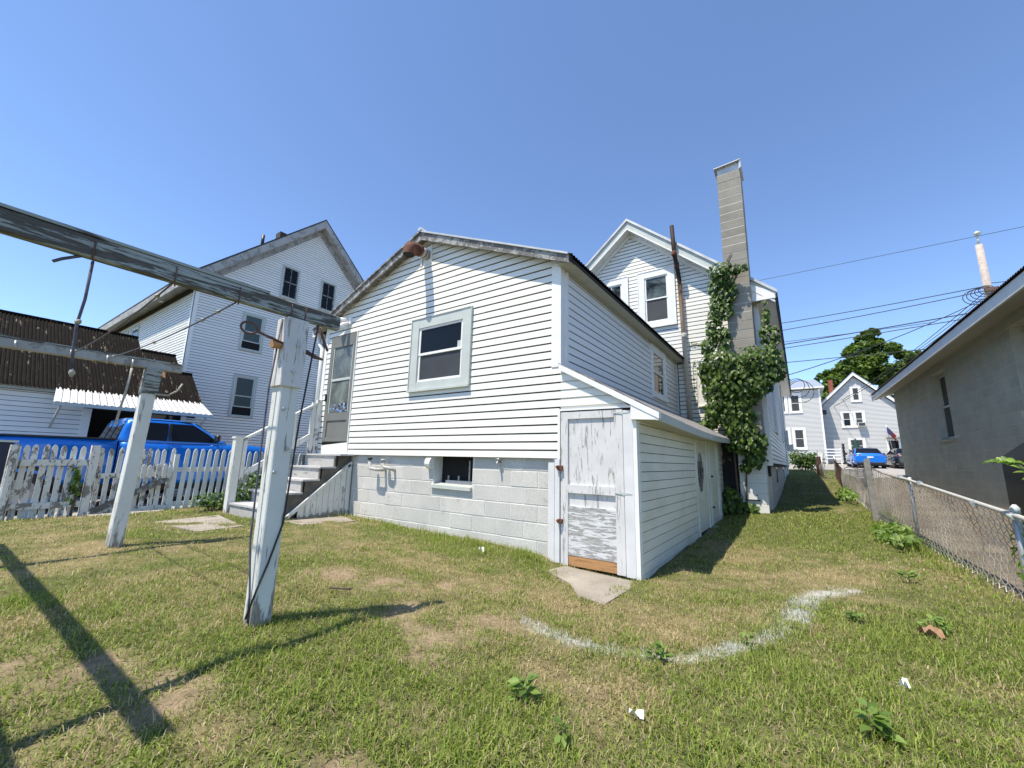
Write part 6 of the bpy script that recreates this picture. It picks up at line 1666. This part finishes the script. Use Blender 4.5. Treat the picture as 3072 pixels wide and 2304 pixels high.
def build_vine():
    T = thing('climbing_vine', 'dense leafy vine climbing the block chimney and the house corner', 'vine', (-1.1, 9.85, -.93))
    E_ = [(-1.12,4.27,.26,.2,.14),(-.84,4.24,.24,.12,.10),(-1.22,3.95,.2,.32,.16),(-.98,3.85,.15,.3,.12),(-1.27,3.45,.17,.38,.16),(-1.06,3.4,.12,.28,.10),(-1.36,2.95,.16,.38,.16),(-1.2,2.7,.16,.28,.14),(-1.5,2.55,.14,.25,.14),
          (-1.22,2.1,.42,.34,.34),(-.66,2.12,.42,.34,.36),(-.30,2.28,.16,.26,.25),(-.32,1.95,.22,.25,.28),(-1.34,1.65,.34,.36,.34),(-.85,1.65,.40,.42,.42),(-.5,1.72,.25,.25,.3),(-1.34,1.15,.32,.32,.32),(-1.0,.95,.32,.4,.36),(-.86,.5,.26,.34,.30),(-.76,.22,.20,.25,.24),(-1.6,.86,.2,.14,.2),(-1.1,.55,.2,.3,.25),(-.66,.45,.14,.2,.2),(-.95,-.02,.1,.12,.12),(-1.62,2.05,.12,.25,.2),(-.22,2.65,.08,.2,.12),(-.4,2.75,.1,.3,.12),(-.34,3.2,.06,.25,.08),(-1.25,-.75,.2,.3,.2),(-.95,-.85,.2,.1,.1)]
    vol = np.array([e[2] * e[3] * (e[4] + .1) for e in E_]); area = np.array([e[2] * e[3] for e in E_])
    n = 4600
    k = RNG.choice(len(E_), n, p=(area ** .85) / (area ** .85).sum())
    e = np.array(E_)[k]
    d = unit(RNG.normal(size=(n, 3))); r = RNG.random(n) ** .38
    C = np.stack([e[:, 0] + d[:, 0] * e[:, 2] * r * 1.08, 9.78 - .12 * (e[:, 2] > .22) + d[:, 1] * e[:, 4] * r, e[:, 1] + d[:, 2] * e[:, 3] * r * 1.08], -1)
    inch = (C[:, 0] > -1.10) & (C[:, 0] < -.58) & (C[:, 1] > 9.86)
    C[inch, 1] = 9.84 - RNG.random(inch.sum()) * .08
    onw = (C[:, 1] > 10.38); C[onw, 1] = 10.36
    N = unit(np.stack([d[:, 0] * .5, -np.abs(d[:, 1]) - .5, d[:, 2] * .4 + .45], -1) + RNG.normal(size=(n, 3)) * .35)
    D = unit(np.stack([RNG.normal(size=n) * .5, RNG.normal(size=n) * .3 - .2, -np.ones(n)], -1))
    size = RNG.uniform(.075, .135, n)
    order = np.argsort(C[:, 1])           # outermost leaves first
    single = order[:290]; rest = order[290:]
    o = leaf_cloud('leaves', C[rest], N[rest], D[rest], size[rest], 'leaf_vine', T); o['kind'] = 'stuff'
    meshes = []
    for q in range(4):
        sh = leaf_shape(W=.55 + .06 * q); me = bpy.data.meshes.new('leaf')
        me.from_pydata([(x, y - .5, z * (1 + .4 * q)) for x, y, z in sh], [], LEAF_F); at = me.attributes.new('tint', 'FLOAT', 'POINT'); at.data.foreach_set('value', np.full(9, .2 * q, np.float32))
        me.materials.append(M['leaf_vine']); me.update(); meshes.append(me)
    from mathutils import Matrix
    off = Vector((T.location.x, T.location.y, T.location.z - E))
    for i in single:
        nn = Vector(N[i]); dd = Vector(D[i]); dd = (dd - nn * dd.dot(nn)).normalized(); ss = dd.cross(nn)
        o = bpy.data.objects.new('leaf', meshes[i % 4]); COL.objects.link(o); o.parent = T
        m = Matrix((ss, dd, nn)).transposed().to_4x4() @ Matrix.Scale(float(size[i]), 4); m.translation = Vector(C[i]) - off
        o.matrix_local = m
    for (a, b, c) in (((-1.12, 9.84, -1.0), (-1.15, 9.82, .8), (-1.1, 9.82, 2.2)), ((-1.0, 9.86, -.9), (-.9, 9.82, .6), (-.7, 9.8, 1.9)), ((-1.1, 9.82, 2.2), (-1.25, 9.9, 3.2), (-1.12, 9.86, 4.2)), ((-.7, 9.8, 1.9), (-.4, 9.95, 2.4), (-.36, 10.1, 3.2)), ((-.95, 9.86, 4.1), (-.8, 9.87, 4.35), (-.66, 9.88, 4.42)), ((-1.0, 9.86, 4.2), (-1.0, 9.87, 4.6), (-.9, 9.88, 4.75))):
        mb = MB(); mb.tube([Vector(a).lerp(Vector(b), t) for t in (0, .35, .7)] + [Vector(b), Vector(b).lerp(Vector(c), .5), Vector(c)], [.02, .018, .016, .014, .01, .006], 6); mb.build('stem', M['vine_stem'], T)
    # thin runners on the siding
    for z0, x0, x1 in ((2.95, -1.5, -2.0), (2.5, -1.5, -1.95), (1.9, -1.85, -1.95), (1.5, -1.9, -1.92)):
        mb = MB(); pts = [(x0 + (x1 - x0) * t, 10.42, z0 + .04 * math.sin(9 * t) - .12 * t) for t in np.linspace(0, 1, 9)]; mb.tube(pts, .006, 5); mb.build('runner', M['vine_stem'], T)
    rl = np.array([(x0 + (x1 - x0) * t, 10.41, z0 + .04 * math.sin(9 * t) - .12 * t + s * .03) for z0, x0, x1 in ((2.95, -1.5, -2.0), (2.5, -1.5, -1.95)) for t in np.linspace(0, 1, 14) for s in (-1, 1)] + [(-1.93 + .03 * s, 10.41, z) for z in np.arange(1.3, 2.3, .07) for s in (-1, 1)])
    n = len(rl); o = leaf_cloud('small_leaves', rl, unit(np.tile([0, -1., .3], (n, 1)) + RNG.normal(size=(n, 3)) * .3), RNG.normal(size=(n, 3)), RNG.uniform(.03, .06, n), 'leaf_vine', T); o['kind'] = 'stuff'
build_vine()

def shrub(name, label, c, r, n, size, mat='leaf_shrub', stems=6, flat=1.0, cat='shrub', W=.62):
    T = thing(name, label, cat, (c[0], c[1], g1(c[0], c[1])))
    # several sub-clumps so that the outline is uneven
    m = 14
    cc = np.array(c) + unit(RNG.normal(size=(m, 3))) * np.array(r) * RNG.uniform(.35, .75, (m, 1)); cr = RNG.uniform(.35, .6, m)
    k = RNG.integers(0, m, n); d = unit(RNG.normal(size=(n, 3)))
    C = cc[k] + d * np.array(r) * (cr[k] * RNG.random(n) ** .35)[:, None]
    zg = gh(C[:, 0], C[:, 1]) + .03
    C[:, 2] = np.maximum(C[:, 2], zg + RNG.random(n) * .1)
    N = unit(d * .7 + np.array([0, -.2, .6 * flat]) + RNG.normal(size=(n, 3)) * .35); D = unit(d + RNG.normal(size=(n, 3)) * .4 + np.array([0, 0, -.3]))
    o = leaf_cloud('foliage', C, N, D, RNG.uniform(.7, 1.25, n) * size, mat, T, W); o['kind'] = 'stuff'
    for i in range(stems):
        a = Vector((c[0] + random.uniform(-.3, .3) * r[0], c[1] + random.uniform(-.3, .3) * r[1], g1(c[0], c[1]) - .03)); b = Vector(cc[i % m])
        mb = MB(); mb.tube([a, a.lerp(b, .5) + Vector((0, 0, .05)), b], [.012, .009, .004], 5); mb.build('stem', M['vine_stem'], T)
    return T
shrub('shrub', 'rounded green shrub beyond the far corner of the white house', (.05, 28.0, .45), (.85, .7, .68), 1500, .13)
shrub('shrub', 'low dark shrub between the picket fence and the steps', (-8.15, 3.75, -.62), (.42, .5, .36), 900, .07)
shrub('shrub', 'tall leafy shrub behind the top of the steps railing', (-8.6, 5.35, .0), (.55, .6, .75), 1100, .085)
shrub('shrub', 'leafy growth by the foot of the steps newel post', (-7.95, 3.0, -.78), (.3, .3, .18), 320, .06)
shrub('shrub', 'broad-leaved weeds spilling out by the hole under the chain-link fence', (.92, 7.6, -.86), (.30, .9, .16), 420, .075, 'leaf_weed')
shrub('shrub', 'weeds along the far foot of the chain-link fence', (.85, 13.5, -.68), (.25, 2.4, .2), 500, .08, 'leaf_weed')
shrub('vine_clump', 'bright climbing weed at the right edge on the chain-link fence', (1.40, 4.80, -.62), (.12, .36, .46), 900, .07, 'leaf_bright', cat='climbing weed')
shrub('creeper', 'pale creeper twined through the weathered pickets', (-8.86, 1.5, -.5), (.06, .07, .42), 70, .075, 'leaf_weed', 2, cat='creeper')

def tall_weed():
    T = thing('climbing_shoot', 'long bright shoot arching up before the black bin', 'climbing weed', (1.32, 4.55, -.95))
    pts = [Vector(p) for p in ((1.33, 4.45, -.95), (1.335, 4.42, -.5), (1.33, 4.42, -.25), (1.32, 4.45, -.05), (1.29, 4.55, .05), (1.24, 4.72, .085), (1.22, 4.82, .06))]
    mb = MB(); mb.tube(pts, [.008, .007, .006, .005, .004, .003, .002], 6); mb.build('stem', M['stem'], T)
    C = []; N = []; D = []
    for i in range(30):
        t = .12 + .88 * i / 29 * 1.0; k = min(int(t * 6), 5); p = pts[k].lerp(pts[k + 1], t * 6 - k) if k < 6 else pts[-1]
        s = 1 if i % 2 else -1
        C.append(p + Vector((-.02 * s, .045 * s, .01))); N.append((-.4, -.3, .85)); D.append((-.5 * s, 1.0 * s, -.25))
    n = len(C)
    C = np.array(C); N = unit(np.array(N) + RNG.normal(size=(n, 3)) * .25); D = np.array(D) + RNG.normal(size=(n, 3)) * .2
    o = leaf_cloud('leaves', C, N, D, RNG.uniform(.06, .10, n), 'leaf_bright', T, .42)
tall_weed()

def tree(label, base, trunk_h, blobs, n, size):
    T = thing('broadleaf_tree', label, 'tree', base)
    mb = MB(); b = Vector(base)
    mb.tube([b - Vector((0, 0, .3)), b + Vector((.1, 0, trunk_h * .5)), b + Vector((0, .2, trunk_h))], [.5, .38, .25], 10)
    tr = mb.build('trunk', M['bark'], T)
    for (x, y, z, r) in blobs[:8]:
        mb = MB(); q = Vector((x, y, z)); a = b + Vector((0, 0, trunk_h * random.uniform(.5, .95))); mb.tube([a, a.lerp(q, .5) + Vector((0, 0, .5)), q], [.2, .12, .04], 6); mb.build('limb', M['bark'], tr)
    B = np.array(blobs); 
    # every lobe is itself a cluster of small clumps
    cl = []
    for (x, y, z, r) in blobs:
        m = int(10 + r * 7)
        d = unit(RNG.normal(size=(m, 3))); rr = RNG.uniform(.55, 1.0, m)
        for dd, q in zip(d, rr): cl.append((x + dd[0] * r * q, y + dd[1] * r * q, z + dd[2] * r * q * .85, RNG.uniform(.5, 1.05) * (.35 + r * .13)))
    cl = np.array(cl); w = cl[:, 3] ** 2
    k = RNG.choice(len(cl), n, p=w / w.sum()); d = unit(RNG.normal(size=(n, 3)))
    C = cl[k, :3] + d * (cl[k, 3] * RNG.random(n) ** .4)[:, None]
    N = unit(d * .6 + np.array([0, 0, .7]) + RNG.normal(size=(n, 3)) * .4); D = unit(RNG.normal(size=(n, 3)) + np.array([0, 0, -.4]))
    o = leaf_cloud('crown', C, N, D, RNG.uniform(.7, 1.3, n) * size, 'leaf_tree', T, .75)
    return T
tree('big dark green tree rising behind the distant gable house', (9, 76, .5), 9,
     [(8.6,75,15.2,3.2),(9.4,75,17.6,1.9),(6.4,75,13.4,3.0),(11.4,75,14.4,2.9),(4.4,74,11.6,2.4),(13.2,75,12.2,2.6),(8.2,73.5,12.2,3.4),(11,73.5,11,3.2),(15.2,75.5,11.4,2.2),(3.0,75,9.8,2.0),(5.8,73,9.4,2.8),(9.3,75,18.9,.9),(13.6,75.5,14.4,1.5),(16.8,76,9.5,2.4)], 34000, .46)
tree('lower green tree behind the pale hip-roofed house', (2.2, 68, .5), 5,
     [(2.0,68,9.6,1.8),(3.6,68,9.0,2.0),(.4,68,8.2,1.8),(4.4,68,10.6,1.3),(5.2,67.5,7.8,2.1),(2.6,68,6.8,2.2)], 13000, .42)

# small plants in the lawn
def weed(c, n, s, label):
    x, y = c; z = g1(x, y)
    T = thing('weed', label, 'weed', (x, y, z))
    mb = MB(); mb.tube([(x, y, z - .02), (x + .01, y, z + s * .6), (x, y + .01, z + s * 1.1)], [.005, .004, .002], 5); mb.build('stem', M['stem'], T)
    a = RNG.random(n) * 6.28; h = RNG.random(n); r = s * RNG.uniform(.35, 1.0, n) * (1 - h * .4)
    C = np.stack([x + np.cos(a) * r, y + np.sin(a) * r, z + .02 + h * s * 1.0], -1)
    D = np.stack([np.cos(a), np.sin(a), RNG.uniform(-.3, .5, n)], -1); N = unit(np.stack([-np.cos(a) * .2, -np.sin(a) * .2 - .2, np.ones(n)], -1) + RNG.normal(size=(n, 3)) * .2)
    me = []
    for i in range(n):
        leaf_cloud('leaf', C[i:i + 1], N[i:i + 1], D[i:i + 1], np.array([s * RNG.uniform(.5, .85)]), 'leaf_weed', T, .55)
for c, n, s, l in (((-.74, 2.56), 18, .075, 'leafy weed growing through the white chalk line, at its lowest bend'), ((-1.1, 1.73), 22, .08, 'large-leaved weed in the front of the lawn left of the scrap paper'),
                   ((.15, 2.43), 26, .085, 'large pale green weed in the lower right of the lawn'), ((.22, 3.91), 16, .07, 'weed in the grass just right of the chalk line'),
                   ((-.38, 3.13), 8, .06, 'tiny weed touching the right arm of the chalk line'), ((.62, 3.95), 20, .08, 'weed in the grass near the brown dead leaf'),
                   ((-.85, 1.62), 9, .06, 'small pale weed below the scrap of paper'), ((-3.3, 4.33), 10, .05, 'seedling against the painted block foundation'),
                   ((.70, 5.3), 16, .09, 'weed at the edge of the mown grass by the chain-link fence')):
    weed(c, n, s, l)

# litter
def scrap(name, c, w, d, mat, label, cat, rot=0.3, curl=.015):
    x, y = c; z = g1(x, y) + .035; mb = MB()
    ca, sa = math.cos(rot), math.sin(rot)
    n = 4
    g = [[(x + ca * (i / n - .5) * w - sa * (j / n - .5) * d, y + sa * (i / n - .5) * w + ca * (j / n - .5) * d, z + curl * math.sin(i * 1.4 + j) + random.uniform(-.004, .004)) for i in range(n + 1)] for j in range(n + 1)]
    for j in range(n):
        for i in range(n): mb.quad(g[j][i], g[j][i + 1], g[j + 1][i + 1], g[j + 1][i])
    return mb.build(name, M[mat], None, label, cat)
scrap('paper_scrap', (-.66, 1.92), .06, .03, 'paper', 'cream torn scrap of paper lying in the grass', 'paper', .2)
scrap('paper_scrap', (-3.15, 3.98), .06, .05, 'paper', 'white crumpled paper below the painted foundation', 'paper', .6, .03)
scrap('paper_scrap', (.32, 2.95), .035, .03, 'paper', 'tiny white scrap in the right of the lawn', 'paper', .6, .02)
scrap('dead_leaf', (.58, 3.86), .11, .07, 'dead_leaf', 'brown curled dead leaf in the grass on the right', 'leaf', .4, .03)
mb = MB(); mb.tube([(-2.9, 1.9, g1(-2.9, 1.9) + .03), (-2.75, 1.98, g1(-2.75, 1.98) + .04)], .007, 5); mb.build('twig', M['bark'], None, 'dry twig in the bare patch right of the nearer post', 'twig')

# ------------------------------------------------------------------ grass
def build_grass():
    def cand(x0, x1, y0, y1, dens):
        n = int((x1 - x0) * (y1 - y0) * dens)
        return np.stack([RNG.uniform(x0, x1, n), RNG.uniform(y0, y1, n)], -1)
    P = np.concatenate([cand(-4.2, 1.6, .2, 4.42, 14000), cand(-8.9, -4.2, .2, 4.42, 4800), cand(-1.6, 1.35, 4.42, 11, 6000), cand(-.7, 1.2, 11, 26.5, 1500), cand(-10.2, -7.6, 2.5, 7, 600), cand(1.3, 2.7, 3.6, 11, 420)])
    x, y = P[:, 0], P[:, 1]; r = np.hypot(x, y)
    keep = np.ones(len(P), bool)
    keep &= RNG.random(len(P)) < np.clip(2.6 / np.maximum(r, .1), 0, 1) ** 1.0
    # roughly inside the view
    az = np.degrees(np.arctan2(x, y)); keep &= (az > -90) & (az < 22) & (r > 1.2)
    keep &= ~((y > 4.42) & (x < -1.36) & (y < 10.4) & (x > -7.6)); keep &= ~((y > 9.85) & (x < -.56) & (x > -7.6)); keep &= ~((x < -8.95) & (y < 2.6))
    keep &= ~((x > -7.52) & (x < -6.43) & (y > 3.02))
    keep &= ~((x > -9.3) & (x < -8.95) & (RNG.random(len(P)) < .8))
    for s in SLABS.values(): keep &= ~(in_poly(x, y, s) & (RNG.random(len(P)) < .93) & (fbm(x, y, .25, 77, 3) < .62))
    bare, dry = lawn_fields(x, y)
    strand = RNG.random(len(P)) < .20          # dead clippings lying on the soil
    keep &= RNG.random(len(P)) > bare * np.where(strand, .72, .97)
    keep &= RNG.random(len(P)) > .45 * dry * (vnoise(x, y, .16, 8) > .5)
    # scuffed hollows leave gaps
    keep &= RNG.random(len(P)) < .02 + 1.75 * fbm(x, y, .13, 41, 3)
    P = P[keep]; x, y, r = P[:, 0], P[:, 1], r[keep]; bare, dry = bare[keep], dry[keep]; strand = strand[keep]
    n = len(P)
    near = (fbm(x, y, .45, 61) - .5) * .05 + (vnoise(x, y, .12, 62) - .5) * .012
    z = gh(x, y) + near - .004
    dry = np.where(x > 1.32, .75, dry)
    tall = 1.0 + .9 * np.exp(-((y - 4.25) / .22) ** 2) * (x < -2.4) + .9 * np.exp(-((x - 1.15) / .22) ** 2) + .35 * blob(x, y, GREEN)
    tall = tall * (.40 + 1.1 * fbm(x, y, .22, 23, 3)) * (1 - .25 * dry)
    broad = RNG.random(n) < .16
    h = RNG.uniform(.022, .058, n) * tall
    w = np.maximum(RNG.uniform(.0028, .0050, n), .00085 * r) ; w = np.where(broad, w * 1.9, w); h = np.where(broad, h * .75, h)
    a = RNG.random(n) * 2 * np.pi + .8 * np.sin(x * 2.3 + y * 1.1)
    lean = np.clip(RNG.normal(1.0, .5, n), .05, 2.0)
    lean = np.where(broad, lean + .5, lean)
    lean = np.where(strand, RNG.uniform(1.35, 1.7, n), lean); h = np.where(strand, RNG.uniform(.018, .055, n), h); w = np.where(strand, np.maximum(RNG.uniform(.0018, .0034, n), .0007 * r), w)
    d = np.stack([np.cos(a), np.sin(a), np.zeros(n)], -1); s = np.stack([-np.sin(a), np.cos(a), np.zeros(n)], -1)
    b = np.stack([x, y, z + np.where(strand, RNG.uniform(.006, .022, n), 0)], -1); up = np.array([0, 0, 1.0])
    m1 = b + (d * np.sin(lean * .5)[:, None] + up * np.cos(lean * .5)[:, None]) * (h * .55)[:, None]
    tp = m1 + (d * np.sin(lean * 1.25)[:, None] + up * np.cos(np.minimum(lean * 1.25, 1.75))[:, None]) * (h * .55)[:, None]
    hw = (w / 2)[:, None]
    V = np.stack([b - s * hw, b + s * hw, m1 + s * hw * .85, m1 - s * hw * .85, tp], 1)
    # colours: living greens to straw, the chalked blades white
    g0 = np.array([.13, .195, .03]); g2 = np.array([.31, .37, .072]); st = np.array([.50, .42, .23]); br = np.array([.32, .235, .12])
    t = RNG.random(n)[:, None]
    c = g0 + (g2 - g0) * t
    isdry = RNG.random(n) < np.clip(dry * 1.02 - .03, .03, .97)
    dc = st + (br - st) * (RNG.random(n) ** 2)[:, None]
    c = np.where(isdry[:, None], dc, c)
    sc = np.array([.46, .39, .23]) + (np.array([.12, .085, .045]) - np.array([.46, .39, .23])) * (RNG.random(n) ** 1.1)[:, None]
    c = np.where(strand[:, None], sc, c)
    c = c * RNG.uniform(.8, 1.2, n)[:, None]
    rd = ring_dist(x, y)
    ch = (RNG.random(n) < np.clip(1.25 - rd / .085, 0, .9) * np.clip(-.25 + 1.7 * vnoise(x, y, .12, 71), 0, 1))
    wt = np.array([.53, .54, .51]) * RNG.uniform(.7, 1.1, n)[:, None]
    c = np.where(ch[:, None], wt, c)
    def emit(name, sel, label):
        m = sel.sum(); V_ = V[sel].reshape(-1, 3); base = np.arange(m) * 5
        F = np.concatenate([np.stack([base, base + 1, base + 2, base + 3], -1).ravel(), np.stack([base + 3, base + 2, base + 4], -1).ravel()])
        col = np.repeat(np.c_[c[sel], np.ones(m)], 5, 0)
        o = np_mesh(name, V_, F, np.r_[np.full(m, 4), np.full(m, 3)], M['grass'], None, cattr=('bcol', col))
        tag(o, label, name.replace('_', ' '), kind='stuff')
    emit('grass', ~ch, 'patchy short lawn grass, green in places and dried to straw in others')
    emit('chalk_line', ch, 'curving line of whitened grass blades across the lawn')
build_grass()
